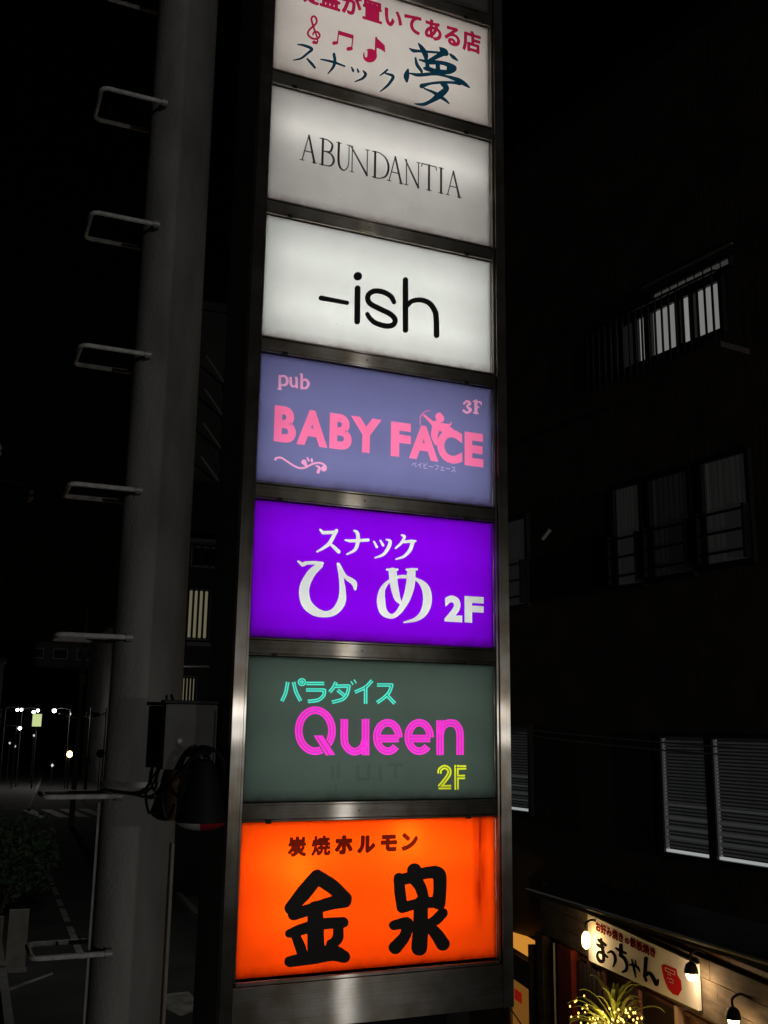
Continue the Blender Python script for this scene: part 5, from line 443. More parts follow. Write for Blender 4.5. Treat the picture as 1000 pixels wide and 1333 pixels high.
while y < 46:
    x = 2.25 + (y - 23.4) * .034; l_ = random.uniform(1.2, 2.6); paint([(x - .08, y), (x + .08, y), (x + .08 + l_ * .034, y + l_), (x - .08 + l_ * .034, y + l_)]); y += l_ + random.uniform(.3, .9)
paint([(3.05, 16.9), (3.75, 16.95), (3.78, 16.3), (3.6, 15.6), (3.25, 15.3), (3.1, 15.9)])
paint([(3.15, 19.2), (3.55, 19.2), (3.55, 18.7), (3.2, 18.7)])
paint([(0.25, 17.9), (1.40, 19.25), (1.42, 19.45), (0.25, 18.15)])
tag(mk.obj('lane_marking', mat('worn_paint', (.33, .33, .30), .8, noise=(2.5, .6)), fixn=False), kind='structure')

# hedge and planting on the left
M_leaf = mat('dark_leaf', (.035, .06, .03), .6, noise=(3, .5)); M_bark = mat('bark', (.07, .055, .04), .9)
def foliage(c, rad, n, size, seed, parent, m=M_leaf):
    rnd = random.Random(seed); a = MB()
    cl = [(Vector((rnd.uniform(-1, 1) * rad[0], rnd.uniform(-1, 1) * rad[1], rnd.uniform(-1, 1) * rad[2])) * .75, rnd.uniform(.3, .6)) for _ in range(12)]
    for i in range(n):
        p, r = cl[rnd.randrange(12)]; d = Vector((rnd.gauss(0, 1), rnd.gauss(0, 1), rnd.gauss(0, 1))).normalized()
        q = Vector(c) + p + d * r * min(rad) * rnd.uniform(.6, 1.15)
        u = Vector((rnd.gauss(0, 1), rnd.gauss(0, 1), rnd.gauss(0, 1))).normalized(); v_ = u.orthogonal().normalized(); s_ = size * rnd.uniform(.6, 1.3)
        a.poly([q - u * s_, q + v_ * s_ * .45, q + u * s_, q - v_ * s_ * .45])
    return a.obj('foliage', m, parent, fixn=False)
for i, (x, yy, z, rx, rz, lb) in enumerate(((.6, 25.5, 1.3, 1.3, 1.3, 'dark roadside bush above the grey guard posts, nearest one'), (-.6, 29, 1.7, 1.5, 1.7, 'tall dark bush at the left edge behind the nearest bush'),
                                            (1.2, 31, .8, 1.2, .85, 'low dark bush beside the worn lane line'), (-1.2, 36, 3.2, 1.8, 3.2, 'tallest dark roadside tree crown far left under the distant lamps'))):
    t = thing('roadside_bush', lb, 'bush', (x, yy, 0), 0, 'bushes on the left side of the road')
    foliage((0, 0, z), (rx, rx, rz), 1500, .11, i, t)
    for k in range(4): MB().tube([(0, 0, 0), (.3 * math.cos(k * 1.7), .3 * math.sin(k * 1.7), z)], .035, 6, r1=.012).obj('stem', M_bark, t)
M_post = mat('grey_guard', (.24, .24, .21), .8, noise=(5, .2))
proto = None
for i, (x, yy) in enumerate(((.67, 19.7), (.12, 19.0))):
    lb = ('wide pale guard post standing under the nearest bush', 'pale guard post cut by the left edge of the photo')[i]
    if proto is None:
        proto = thing('guard_post', lb, 'post', (x, yy, 0), math.radians(-8), 'guard posts along the left kerb')
        MB().box(-.20, .20, -.05, .05, 0, 1.25).obj('board', M_post, proto, bevel=.01)
        MB().box(-.24, .24, -.08, .08, 0, .08).obj('foot', M_kerb, proto, bevel=.01)
        q = proto
    else:
        q = copy_tree(proto); q.location = (x, yy, 0)
    q['label'] = lb

fence = thing('guard_fence', 'low dark pipe fence along the left kerb beyond the bushes', 'fence', (1.5, 33, 0))
for k in range(9): MB().tube([(k * .12, k * 2.0, 0), (k * .12, k * 2.0, .8)], .03, 6).obj('fence_post', M_post, fence)
for z in (.4, .78): MB().tube([(0, 0, z), (.96, 16, z)], .025, 6).obj('rail', M_post, fence)
for i, (x, yy, hh, lb) in enumerate(((7.6, 66, 2.6, 'small round road sign beyond the crossing, left one'), (9.3, 72, 2.9, 'small round road sign beyond the crossing, nearer the concrete pole'))):
    t = thing('road_sign', lb, 'road sign', (x, yy, 0), 0, 'round signs beyond the crossing')
    MB().tube([(0, 0, 0), (0, 0, hh)], .035, 6).obj('sign_post', M_post, t); MB().lathe((0, -.04, hh), [(.3, 0), (.3, .02)], 18, Vector((0, -1, 0))).obj('sign_plate', mat('sign_plate', (.45, .45, .45), .5), t)

# street lamps far down the road, and one arm lamp added nearer
M_lampw = glow('lamp_white', (.9, .95, 1.0), 14); M_mast = mat('mast_grey', (.05, .05, .05), .6, metal=.3)
def lamp_light(name, loc, e, col, r=.12, parent=None):
    l = bpy.data.lights.new(name, 'POINT'); l.energy = e; l.color = col; l.shadow_soft_size = r
    o = bpy.data.objects.new(name, l); COL.objects.link(o); o.location = loc
    if parent: o.parent = parent
    return o
def street_lamp(x, y, z, side, lb, size=.13, e=60, arm=1.2):
    t = thing('street_lamp', lb, 'street lamp', (x + side * arm, y, 0), 0, 'street lamps along the road')
    MB().tube([(0, 0, 0), (0, 0, z + .15)], .045, 8, r1=.03).obj('mast', M_mast, t, smooth=True)
    MB().tube([(0, 0, z + .1), (-side * arm * .5, 0, z + .2), (-side * arm, 0, z + .16)], .03, 6).obj('arm', M_mast, t, smooth=True)
    MB().lathe((-side * arm, 0, z + .1), [(.1, 0), (.17, .02), (.12, .09), (.03, .13)], 14).obj('lamp_head', M_mast, t, smooth=True)
    MB().lathe((-side * arm, 0, z), [(size * .2, -size), (size * .8, -size * .6), (size, 0), (size * .7, size * .6), (size * .2, size * .7)], 12).obj('bulb', M_lampw, t, smooth=True)
    if e: lamp_light('lamp_light', (-side * arm, 0, z - .25), e, (1, .97, .92), .09, t)
    return t
wh = ['outermost left in the distant row', 'second from left in the distant row', 'third from left in the distant row', 'fourth from left, just above the green sign']
for i, (x, y, z) in enumerate(((3.95, 80.6, 5.95), (4.47, 84, 6.0), (5.16, 80.5, 5.8), (5.66, 83, 5.95))):
    street_lamp(x, y, z, -1, 'small white street lamp, ' + wh[i], .13, 0)
street_lamp(6.69, 80.4, 5.94, 1, 'brightest white street lamp in the distance down the road', .17, 260)
street_lamp(4.24, 80.6, 4.55, -1, 'small low street lamp below the distant lamp row', .13, 0)
street_lamp(3.1, 19.4, 6.3, 1, 'added arm street lamp lighting the near road, hidden behind the concrete pole', .12, 95, arm=2.9)  # unseen lamp, added to light the near road

t = thing('shop_sign', 'small yellow green lit sign hanging under the distant lamps', 'sign', (5.45, 80.5, 4.7))
MB().box(-.33, .33, -.12, .12, 0, .95).obj('sign_face', glow('far_sign', (.62, .72, .32), .9), t); MB().box(-.37, .37, -.10, .10, .96, 1.02).obj('sign_frame', M_mast, t)
MB().tube([(0, 0, 0), (0, 0, -4.7)], .06, 8).obj('mast', M_mast, t)
for i, (x, y, z, sz, lbl) in enumerate(((5.9, 88, 3.9, .10, 'tiny white porch light under the bright street lamp'), (4.7, 92, 2.9, .10, 'tiny white porch light low between the lamp masts'), (7.2, 84, 1.6, .12, 'dim white light patch near the warm lantern'), (3.9, 86, 3.3, .09, 'tiny porch light at the far left of the street'))):
    t = thing('porch_light', lbl, 'light', (x, y, z), 0, 'tiny lights down the street')
    MB().lathe((0, 0, 0), [(sz * .3, -sz), (sz, 0), (sz * .3, sz)], 10).obj('globe', glow('porch', (.8, .85, .9), .8), t, smooth=True); MB().tube([(0, .02, -sz), (0, .02, -z)], .03, 6).obj('post', M_mast, t)
t = thing('lantern', 'warm orange lantern glowing low beside the distant road', 'lantern', (8.09, 80.3, 0))
MB().lathe((0, 0, 2.6), [(.06, -.24), (.18, -.16), (.22, 0), (.18, .16), (.06, .24)], 12).obj('lantern_globe', glow('lamp_warm', (1, .62, .2), 9), t, smooth=True)
MB().tube([(0, 0, 0), (0, 0, 2.35)], .05, 6).obj('mast', M_mast, t)
t = thing('utility_pole', 'thin distant utility pole with two pale transformer boxes', 'utility pole', (5.15, 50.4, 0))
MB().tube([(0, 0, 0), (0, 0, 11)], .14, 12, r1=.09).obj('pole_shaft', M_conc, t, smooth=True)
for z in (7.05, 8.45): MB().lathe((-.02, -.36, z), [(.16, 0), (.2, .03), (.2, .45), (.13, .5)], 14).obj('transformer', mat('transformer', (.5, .5, .48), .6), t, smooth=True)
MB().box(-1, 1, -.06, .06, 9.6, 9.7).obj('crossarm', M_mast, t)
for i, (x, y, z, lb) in enumerate(((8.3, 78, 5.6, 'distant traffic signal on a curved arm over the road'), (9.7, 80, 5.7, 'distant double headed traffic signal next to the concrete pole'))):
    t = thing('traffic_signal', lb, 'traffic signal', (x + .9, y, 0), 0, 'traffic signals at the distant junction')
    MB().tube([(0, 0, 0), (0, 0, 6.2)], .09, 8, r1=.06).obj('mast', M_mast, t, smooth=True)
    MB().tube([(0, 0, 5.8), (-.9, 0, 5.4), (-2.4, 0, 5.7)], .05, 6).obj('arm', mat('pale_arm', (.6, .6, .6), .5), t, smooth=True)
    MB().box(-1.5, -.5, -.15, .1, 5.5, 5.85).obj('signal_head', M_black, t, bevel=.04)
    for k in range(3): MB().lathe((-1.32 + k * .32, -.16, 5.67), [(.11, 0), (.1, .02)], 12, Vector((0, -1, 0))).obj('signal_lens', mat('dark_lens', (.3, .3, .3), .3), t)

# lamp post standing behind the viewer, mirrored as the glints in the brushed steel
street_lamp(2.9, -6.4, 5.33, 1, 'lamp post on the viewer side, seen only as glints in the steel', .07, GLINT, arm=.3)

# buildings down the street
M_wall = [mat('far_wall_a', (.07, .066, .06), .9, noise=(.5, .3)), mat('far_wall_b', (.028, .026, .025), .9, noise=(.5, .3)), mat('far_wall_c', (.13, .125, .115), .9, noise=(.5, .3))]
M_dglass = mat('night_glass', (.008, .009, .010), .7, spec=.1); M_frame = mat('window_frame', (.16, .16, .16), .5)
M_lit = [glow('window_dim_warm', (.9, .65, .3), .010), glow('window_dim_white', (.8, .85, .8), .012)]
def block(x, y, wd, dp, h, lb, m, floors, cols, seed, lit=.12):
    rnd = random.Random(seed); t = thing('building', lb, 'building', (x, y, 0))
    MB().box(0, wd, 0, dp, 0, h).obj('wall', m, t); MB().box(-.15, wd + .15, -.15, dp + .15, h + .003, h + .3).obj('roof', M_wall[1], t)
    for f in range(floors):
        for c in range(cols):
            a = wd * (c + .2) / cols; b = wd * (c + .8) / cols; z = h * (f + .35) / floors; z1 = h * (f + .8) / floors
            wn = MB().box(a, b, -.05, -.003, z, z1).obj('window', M_frame, t)
            MB().box(a + .06, b - .06, -.06, -.052, z + .06, z1 - .06).obj('pane', rnd.choice(M_lit) if rnd.random() < lit else M_dglass, wn)
    return t
block(-8, 42, 8.3, 14, 11, 'dark block left of the road behind the bushes', M_wall[1], 4, 4, 1, .05)
block(-9, 70, 11.2, 12, 9, 'low dark building left of the distant lamps', M_wall[0], 3, 4, 2, .1)
block(11.2, 84, 9, 14, 13, 'pale narrow building right of the brightest distant lamp', M_wall[2], 4, 4, 3, .08)
block(-5, 150, 40, 10, 16, 'wide dark block closing off the far end of the street', M_wall[1], 5, 12, 4, 0)

# block standing behind the gap between pole and tower
t = thing('building', 'dark block with barred lit stair windows seen between pole and sign tower', 'building', (5.4, 28, 0))
MB().box(0, 9, 0, 12, 0, 19).obj('wall', M_wall[1], t); MB().box(-.15, 9.15, -.15, 12.1, 19.003, 19.3).obj('roof', M_wall[1], t)
ylw = glow('stair_window_light', (.62, .56, .34), .2); gry = mat('balcony_grey', (.14, .14, .14), .8)
for (a, b, z0, z1, lit) in ((.25, .92, 7.85, 9.35, True), (.2, .62, 5.75, 6.55, True), (.35, 1.15, 10.2, 10.75, False)):
    wn = MB().box(a - .08, b + .08, -.06, -.003, z0 - .08, z1 + .08).obj('window', M_frame, t)
    MB().box(a, b, -.07, -.062, z0, z1).obj('pane', ylw if lit else M_dglass, wn)
    n = 4 if lit else 3
    for k in range(n + 1): MB().box(a + (b - a) * k / n - .035, a + (b - a) * k / n + .035, -.13, -.09, z0 - .05, z1 + .05).obj('window_bar', M_black, wn)
MB().box(.2, 1.3, -.5, -.003, 7.55, 7.68).obj('ledge', gry, t); MB().box(.1, 1.25, -.5, -.003, 10.9, 11.0).obj('ledge', gry, t)
for k in range(4):
    z = 12.7 + k * 1.15
    r_ = MB().tube([(.25, -.9, z + .9), (1.25, -.05, z + .15)], .04, 6).obj('stair_rail', gry, t)
    MB().box(1.05, 1.5, -.5, -.003, z, z + .55).obj('landing', gry, t)

# ------------------------------------------------------------------ dark building on the right
RZW = math.radians(-83.2); PW = Vector((6.776, -3.27, 0))
def wall_pt(x, y, z): c, s = math.cos(RZW), math.sin(RZW); return (PW.x + c * x - s * y, PW.y + s * x + c * y, z)
M_side = mat('brown_siding', (.105, .082, .066), .85, noise=(2, .3), bump=(1.0, .3, (26, 26, .4)))
bd = thing('building', 'dark brown walled building with barred upper windows on the right', 'building', wall_pt(0, 0, 0), RZW)
MB().box(-11.6, -4.4, 0, 6, 0, 13).obj('wall', M_side, bd); MB().box(-11.8, -4.2, -.25, 6.2, 13.003, 13.25).obj('roof', M_black, bd)
M_cur = mat('grey_curtain', (.35, .35, .34), .9, bump=(1, .9, (30, 30, .5)), emit=(.8, .82, .8), estr=.0065)  # unlit curtain brightened by a faint emission of its own
M_cur2 = mat('lit_curtain', (.6, .6, .57), .9, bump=(1, .6, (40, 40, .5)), emit=(.93, .95, .9), estr=.17)
M_cur3 = mat('half_lit_curtain', (.5, .5, .48), .9, emit=(.93, .95, .9), estr=.035)
M_alu = mat('dark_aluminium', (.05, .05, .05), .45, metal=.5)
def frame_mb(x0, x1, z0, z1, t_=.05, y0=-.06, y1=-.002):
    return MB().box(x0 - t_, x1 + t_, y0, y1, z1, z1 + t_).box(x0 - t_, x1 + t_, y0, y1, z0 - t_, z0).box(x0 - t_, x0, y0, y1, z0, z1).box(x1, x1 + t_, y0, y1, z0, z1)
def curtain_window(x0, x1, z0, z1, m, bars=0, seed=0):
    w_ = frame_mb(x0, x1, z0, z1).obj('window', M_alu, bd); rnd = random.Random(seed)
    n = 14; a = MB()
    for k in range(n):                                # pleated curtain
        xa = x0 + (x1 - x0) * k / n; xb = x0 + (x1 - x0) * (k + 1) / n; ya = -.012 - (.012 if k % 2 else 0) ; yb = -.012 - (0 if k % 2 else .012)
        a.poly([(xa, ya, z0), (xb, yb, z0), (xb, yb, z1), (xa, ya, z1)])
    a.obj('curtain', m, w_, fixn=False)
    for k in range(bars):
        z = z0 + (z1 - z0) * (.08 + .19 * k); MB().tube([(x0 - .03, -.14, z), (x1 + .03, -.14, z)], .014, 6).obj('guard_bar', M_black, w_)
    for xx in ((x0 - .02, x1 + .02) if bars else ()): MB().box(xx - .012, xx + .012, -.155, -.061, z0, z0 + (z1 - z0) * .5).obj('guard_post', M_black, w_)
    return w_
curtain_window(-10.66, -10.22, 6.74, 7.86, M_cur, 3); curtain_window(-8.55, -8.15, 6.78, 7.9, M_cur, 3)
M_curd = mat('dark_curtain', (.2, .2, .2), .9, emit=(.8, .82, .8), estr=.0022)  # darker curtain, with a weaker emission put in
curtain_window(-7.98, -7.43, 6.81, 7.9, M_curd, 3); curtain_window(-7.22, -6.66, 6.85, 7.92, M_cur, 3)
for (a, b, m) in ((-8.42, -8.36, M_cur3), (-8.33, -8.10, M_cur), (-8.08, -7.95, M_cur2), (-7.84, -7.45, M_cur2), (-7.40, -7.27, M_cur2), (-7.20, -6.86, M_cur2)): curtain_window(a, b, 9.31, 9.84, m)
tr = frame_mb(-7.80, -6.70, 9.97, 10.05, .02).obj('window', M_alu, bd)
for k in range(9): MB().box(-7.79 + k * .121, -7.79 + k * .121 + .095, -.03, -.022, 9.975, 10.045).obj('pane', M_cur3, tr)
rl = MB().box(-8.6, -6.6, -.40, -.37, 9.76, 9.785).obj('balcony_rail', M_alu, bd)
MB().box(-7.9, -6.6, -.12, -.09, 10.14, 10.155).obj('eave_rail', mat('dull_rail', (.3, .3, .3), .6), bd)
me_b = MB().box(-.0085, .0085, -.395, -.375, 9.0, 9.755).mesh('rail_bar', M_alu)
for k in range(20): put('rail_bar', me_b, rl, (-8.55 + k * .1, 0, 0))
MB().box(-8.65, -6.55, -.42, -.003, 8.93, 8.99).obj('balcony_slab', M_side, bd)
# second floor windows with venetian blinds
M_slat = mat('blind_slat', (.55, .55, .53), .6, emit=(.8, .85, .85), estr=.0105); M_silll = glow('lit_sill_gap', (.9, .95, .95), .36)  # slats carry the room's glow as emission in their own colour
M_inner = glow('dim_interior', (.8, .85, .9), .0035)
def blind_window(x0, x1, z0, z1, gap=True):
    w_ = frame_mb(x0, x1, z0, z1, .045).obj('window', M_alu, bd)
    MB().box(x0, x1, -.008, -.003, z0, z1).obj('pane', M_inner, w_)
    me = MB().box(x0 + .012, x1 - .012, -.033, -.020, 0, .0165).mesh('slat', M_slat); n = int((z1 - z0 - .06) / .034)
    for k in range(n): o = put('slat', me, w_, (0, 0, z0 + .05 + k * .034))
    if gap: MB().box(x0 + .012, x1 - .012, -.04, -.012, z0 + .004, z0 + .03).obj('sill', M_silll, w_)
    for q in (.12, .2, .29, .40): MB().box(x0 + .012, x1 - .012, -.05, -.042, z0 + (z1 - z0) * q, z0 + (z1 - z0) * q + .022).obj('guard_bar', mat('pale_bar', (.5, .5, .5), .6, emit=(.8, .85, .85), estr=.025), w_)  # bars lightened by emission, they are no light source
    MB().box(x0 + .004, x0 + .03, -.038, -.01, z0 + .02, z1 - .02).obj('blind_edge', mat('edge', (.6, .6, .6), .6, emit=(.8, .85, .85), estr=.03), w_)  # bright blind edge is emission put into its material
    return w_
blind_window(-7.97, -7.37, 3.96, 5.12); blind_window(-7.27, -6.55, 3.96, 5.12); blind_window(-10.66, -10.22, 4.18, 5.18)

c = thing('overhead_cable', 'thin black cables strung along the brown wall past the blinds', 'cable', wall_pt(0, 0, 0), RZW)
for k, (za, zb, sg) in enumerate(((5.24, 5.0, .05), (5.20, 4.97, .09))):
    MB().tube([(-10.9 + i * .55, -.5, za + (zb - za) * i / 12 - sg * math.sin(PI * i / 12)) for i in range(13)], .008, 5).obj('cable', M_galv, c, smooth=True)
c = thing('overhead_cable', 'short slanting cable with a pale connector high on the dark wall', 'cable', wall_pt(0, 0, 0), RZW)
MB().tube(smooth_pts([(-9.9, -.4, 7.15), (-9.55, -.4, 7.35), (-9.3, -.4, 7.5), (-8.9, -.4, 7.62), (-8.75, -.4, 7.85)]), .007, 5).obj('cable', M_rubber, c, smooth=True)
MB().tube([(-9.42, -.4, 7.42), (-9.28, -.4, 7.51)], .02, 8).obj('connector', M_slat, c, smooth=True)

c = thing('overhead_cable', 'faint cable with insulator beads at the left edge behind the pole', 'cable', (0, 0, 0))
MB().tube(smooth_pts([(-6, 4.6, 8.3), (-3.2, 5.2, 7.7), (-1.2, 5.7, 7.45), (-.2, 6.2, 7.5), (1.5, 7.5, 7.9)]), .012, 5).obj('cable', M_rubber, c, smooth=True)
for x_, y_, z_ in ((-.95, 5.8, 7.72), (-.62, 5.95, 7.35)): MB().lathe((x_, y_, z_), [(.02, -.07), (.045, -.03), (.03, 0), (.045, .03), (.02, .07)], 10).obj('insulator', mat('insulator', (.35, .35, .34), .4), c, smooth=True)

# ------------------------------------------------------------------ the small restaurant below
RZS = math.radians(-100); PS = Vector((4.956, 3.924, 0))
def S(x, y, z): c_, s_ = math.cos(RZS), math.sin(RZS); return (PS.x + c_ * x - s_ * y, PS.y + s_ * x + c_ * y, z)
M_board = mat('weathered_board', (.135, .11, .085), .85, noise=(3, .45, (1, 1, 4)), bump=(12, .4))
M_wood = mat('dark_wood', (.10, .045, .022), .6, noise=(6, .4, (4, 4, .5))); M_red = mat('red_pillar', (.22, .03, .015), .5, noise=(5, .3))
M_tan = mat('tan_panel', (.42, .25, .10), .7, noise=(3, .2), emit=(.9, .36, .05), estr=.16); M_metal_awn = mat('awning_metal', (.07, .065, .06), .5, metal=.3, noise=(4, .4))  # warm glow put into the tan board as emission
sh = thing('restaurant', 'small restaurant front with dark canopy and weathered board fascia', 'restaurant', S(0, 0, 0), RZS)
aw = MB(); aw.v = [(-2.15, -.30, 3.36), (2.6, -.30, 3.58), (2.6, .25, 3.70), (-2.15, .25, 3.48), (-2.15, -.30, 3.41), (2.6, -.30, 3.63), (2.6, .25, 3.75), (-2.15, .25, 3.53)]
aw.f = [[0, 3, 2, 1], [4, 5, 6, 7], [0, 1, 5, 4], [1, 2, 6, 5], [2, 3, 7, 6], [3, 0, 4, 7]]; aw.obj('canopy', M_metal_awn, sh)
MB().tube([(-2.15, -.32, 3.42), (2.6, -.32, 3.64)], .022, 8).obj('gutter', M_metal_awn, sh, smooth=True)
for r_, (za, zb) in enumerate(((2.88, 3.03), (3.035, 3.19), (3.195, 3.345))):
    xs = [-2.6, -1.75 + .2 * r_, -.6, .35 + .15 * r_, 1.3 - .1 * r_, 2.7]
    for a_, b_ in zip(xs[:-1], xs[1:]):
        d_ = random.uniform(0, .008); MB().box(a_ + .002, b_ - .002, .012 - d_, .04, za, zb).obj('board', M_board, sh, bevel=.002)
MB().box(-2.6, 2.7, .042, .3, 2.86, 3.42).obj('fascia', M_wood, sh)
MB().box(-2.6, 2.7, .75, .8, 0, 3.0).obj('inner_wall', mat('inner_wall', (.34, .20, .10), .8, noise=(5, .5)), sh)
MB().box(-2.6, 2.7, .31, .75, 2.9, 2.95).obj('inner_ceiling', M_wood, sh)
for (a_, b_, m, n_) in ((-2.72, -2.48, M_board, 'pillar'), (-2.05, -1.68, M_red, 'pillar'), (1.2, 2.7, M_board, 'side_wall')): MB().box(a_, b_, -.02, .2, 0, 2.858).obj(n_, m, sh, bevel=.004)
MB().box(-2.475, -2.055, .10, .14, 0, 2.858).obj('door', M_wood, sh); MB().tube([(-2.12, -.03, 0), (-2.12, -.03, 2.85)], .012, 6).obj('pipe', mat('white_pipe', (.6, .58, .54), .5), sh, smooth=True)
for (a_, b_) in ((-1.66, -1.40), (-1.38, -1.12), (-1.08, -.35), (-.31, .48), (.56, 1.19)):
    w_ = frame_mb(a_ + .03, b_ - .03, .35, 2.80, .03, .05, .09).obj('window', M_wood, sh)
    g_ = mat('shop_glass', (.02, .015, .01), .1, spec=.5) if b_ < -1.0 else None
    if g_: MB().box(a_ + .031, b_ - .031, .065, .07, .352, 2.798).obj('pane', g_, w_)
MB().box(.49, .55, .0, .1, 0, 2.858).obj('mullion', mat('pale_mullion', (.5, .36, .24), .5), sh)
# noren-like lettering curtain dropped: plain dark strips inside the doorway
for k in range(5): MB().box(-1.60 + k * .12, -1.52 + k * .12, .02, .03, 1.2, 2.78).obj('door_curtain', mat('curtain_dark', (.05, .04, .05), .9), sh)

# sign board of the restaurant
sg = thing('shop_sign', 'white restaurant sign board with black brush kana and a red jar emblem', 'sign', S(-1.19, -.033, 2.90), RZS)
M_sgn = mat('sign_board_white', (.80, .78, .76), .6, noise=(2, .05))
bs = MB(); t0, t1, b0, b1 = .415, .392, -.035, .033
bs.v = [(0, 0, b0), (2.15, 0, b1), (2.15, .03, b1), (0, .03, b0), (0, 0, t0), (2.15, 0, t1), (2.15, .03, t1), (0, .03, t0)]
bs.f = [[0, 3, 2, 1], [4, 5, 6, 7], [0, 1, 5, 4], [1, 2, 6, 5], [2, 3, 7, 6], [3, 0, 4, 7]]; sb = bs.obj('board', M_sgn, sg)
for k, m, lb in (('maroon', mat('maroon_print', (.20, .006, .012), .9, spec=0), 'small maroon upper line of writing'), ('black', mat('black_print', (.012, .01, .01), .95, spec=0), 'large black brush kana'), ('red', mat('red_print', (.55, .008, .012), .8, spec=.1), 'red jar emblem')):
    o = fill('emblem' if k == 'red' else 'lettering', ART['shop'][k], m, sb, -.0025, .001); o['label'] = lb
    for v in o.data.vertices:                          # follow the slightly tapering board
        u_ = v.co.x / 2.15; f_ = v.co.z / .4; v.co.z = (b0 + (b1 - b0) * u_) * (1 - f_) + (t0 + (t1 - t0) * u_) * f_
    if k == 'red':
        pass
M_bulb = glow('bulb_warm', (1, .62, .22), 22)
def sign_lamp(x, z, lb, e, hood=True, tilt=0):
    t = thing('sign_lamp', lb, 'lamp', S(x, -.01, z), RZS, 'lamps on the restaurant front')
    MB().tube(smooth_pts([(0, .02, .12), (0, -.06, .15), (0, -.13, .12), (0, -.13, .06)]), .01, 6).obj('arm', M_black, t, smooth=True)
    if hood: MB().lathe((0, -.13, -.02), [(.058, 0), (.055, .025), (.042, .065), (.02, .082)], 18).obj('lamp_shade', M_black, t, smooth=True)
    MB().lathe((0, -.13, -.035), [(.012, -.045), (.034, -.03), (.042, 0), (.03, .03), (.015, .045)] if hood else [(.015, -.085), (.038, -.06), (.045, 0), (.036, .05), (.015, .075)], 14).obj('bulb', M_bulb, t, smooth=True)
    lamp_light('lamp_light', (0, -.15, -.10), e, (1, .68, .38), .03, t)
    return t
sign_lamp(-1.0, 3.14, 'bare glowing warm bulb at the left end of the restaurant sign', 6.0, False)
sign_lamp(1.06, 3.27, 'black hooded warm lamp at the right end of the restaurant sign', 5.0)
sign_lamp(1.66, 3.08, 'black hooded warm lamp low on the board wall, right of the sign', 2.2)

# spiky plant with fairy lights
M_lf = mat('long_leaf', (.30, .34, .07), .5, noise=(4, .3))
pl = thing('potted_plant', 'spiky long leaved plant wound with fairy lights under the restaurant sign', 'plant', S(.15, -.40, .30), RZS)
MB().lathe((0, 0, 0), [(.14, 0), (.2, .35), (.21, .4), (.18, .4)], 20).obj('pot', mat('pot', (.12, .07, .05), .8), pl, smooth=True)
MB().tube([(0, 0, .35), (.02, 0, 1.2), (0, 0, 2.38)], .03, 8).obj('stem', M_bark, pl, smooth=True)
rnd = random.Random(5)
for k in range(5):
    L_ = .30 + .05 * k; a = MB(); n = 7; side = []
    for i in range(n + 1):
        t_ = i / n; x = L_ * math.sin(t_ * 1.2) * .95; z = L_ * (.75 * t_ - .55 * (t_ ** 2.4)); wd_ = .020 * math.sin(PI * min(1, t_ * .93 + .07)) ** .6
        side.append((x, wd_, z))
    for i in range(n):
        p, q = side[i], side[i + 1]; b = len(a.v)
        a.v += [(p[0], -p[1], p[2]), (p[0], 0, p[2] - .006), (p[0], p[1], p[2]), (q[0], -q[1], q[2]), (q[0], 0, q[2] - .006), (q[0], q[1], q[2])]
        a.f += [[b, b + 1, b + 4, b + 3], [b + 1, b + 2, b + 5, b + 4]]
    me = a.mesh('leaf', M_lf)
    for j in range(11):
        o = put('leaf', me, pl, (0, 0, 2.30 + rnd.uniform(-.14, .12))); o.rotation_euler = (rnd.uniform(-.15, .15), rnd.uniform(-.95, .25), rnd.uniform(0, 2 * PI))
fl = thing('fairy_lights', 'string of tiny yellow lights draped around the spiky plant', 'string lights', S(.15, -.40, 2.68), RZS)
M_fairy = glow('fairy', (1, .60, .12), 4); P_ = []
for k in range(150):
    a_ = k * .42; P_.append(Vector((-.58 + k * .0095 + .03 * math.cos(a_), .10 * math.sin(a_) - .12, .02 - .14 * math.sin(k * .021 * PI / 1.6) + .05 * math.sin(k * .9))))
MB().tube(P_, .003, 4).obj('wire', M_rubber, fl)
me = MB().lathe((0, 0, 0), [(.003, -.010), (.0075, -.004), (.0075, .004), (.003, .010)], 6).mesh('bulb', M_fairy)
for k in range(0, 150, 2): put('bulb', me, fl, P_[k])
lamp_light('fairy_glow', (0, -.12, .0), 7.0, (1, .68, .2), .15, fl)
lamp_light('shopfront_warm_light', S(.45, .45, 2.4), 11, (1, .52, .2), .2)
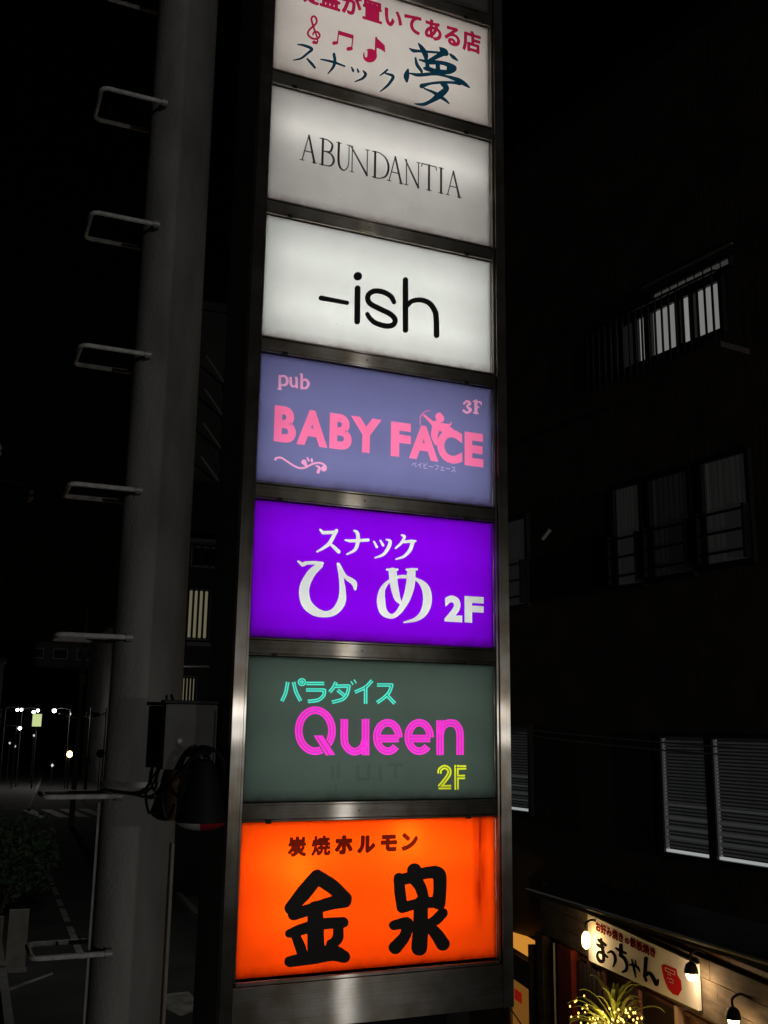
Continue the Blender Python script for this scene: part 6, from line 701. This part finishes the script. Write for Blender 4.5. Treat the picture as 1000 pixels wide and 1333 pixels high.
lamp_light('shopfront_warm_light', S(.45, -.35, 2.5), 3, (1, .52, .2), .2)  # added warm fill standing outside, in front of the windows
cr_ = thing('wreath', 'brown woven ornament hanging beside the spiky plant', 'ornament', S(-.12, -.08, 2.66), RZS)
for k in range(6):
    a_ = MB().tube([(.09 * math.cos(i * PI / 6 + k) * (1 + .1 * k), .02 * math.sin(i * 2 + k), .09 * math.sin(i * PI / 6) + .012 * k) for i in range(13)], .008, 5); a_.obj('twig', M_wood, cr_, smooth=True)

# stacked tan panels and lit box at the alley corner
tb = thing('notice_panel', 'tan and brown self-glowing notice panel with a red square sticker', 'panel', S(-3.42, -.05, 0), RZS)
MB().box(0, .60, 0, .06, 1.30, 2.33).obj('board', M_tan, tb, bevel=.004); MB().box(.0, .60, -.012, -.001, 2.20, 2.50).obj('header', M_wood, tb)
MB().box(.09, .33, -.008, -.001, 1.98, 2.10).obj('sticker', mat('red_sticker', (.5, .02, .01), .5, emit=(.6, .02, .01), estr=.25), tb)  # sticker brightened by its own emission
MB().box(.601, .64, -.02, .06, 0, 2.7).obj('edge_post', M_black, tb); MB().box(-.8, .60, 0, .06, 0, 1.25).obj('lower_board', mat('brown_panel', (.30, .16, .06), .7, noise=(3, .2), emit=(.9, .36, .06), estr=.05), tb)  # lower board also carries a weak painted-in glow
MB().box(-.10, -.02, -.02, .06, 0, 3.3).obj('wood_post', mat('raw_post', (.33, .26, .19), .8), tb)
lb_ = thing('light_box', 'small amber lit box above the tan notice panel', 'sign', S(-3.42, -.05, 2.55), RZS)
MB().box(0, .58, 0, .1, 0, .17).obj('lit_face', glow('amber_box', (.95, .38, .05), .62), lb_, bevel=.004); MB().box(-.01, .59, .101, .13, -.01, .18).obj('housing', M_black, lb_)
MB().tube([(-.6, -.06, 1.5), (.62, -.06, 1.2)], .008, 6)
c = thing('loose_cable', 'thin black cable sloping across the tan notice panel', 'cable', S(-3.42, -.09, 1.75), RZS)
MB().tube([(-.9, -.02, .35), (.64, -.02, 0)], .008, 6).obj('cable', M_rubber, c, smooth=True)
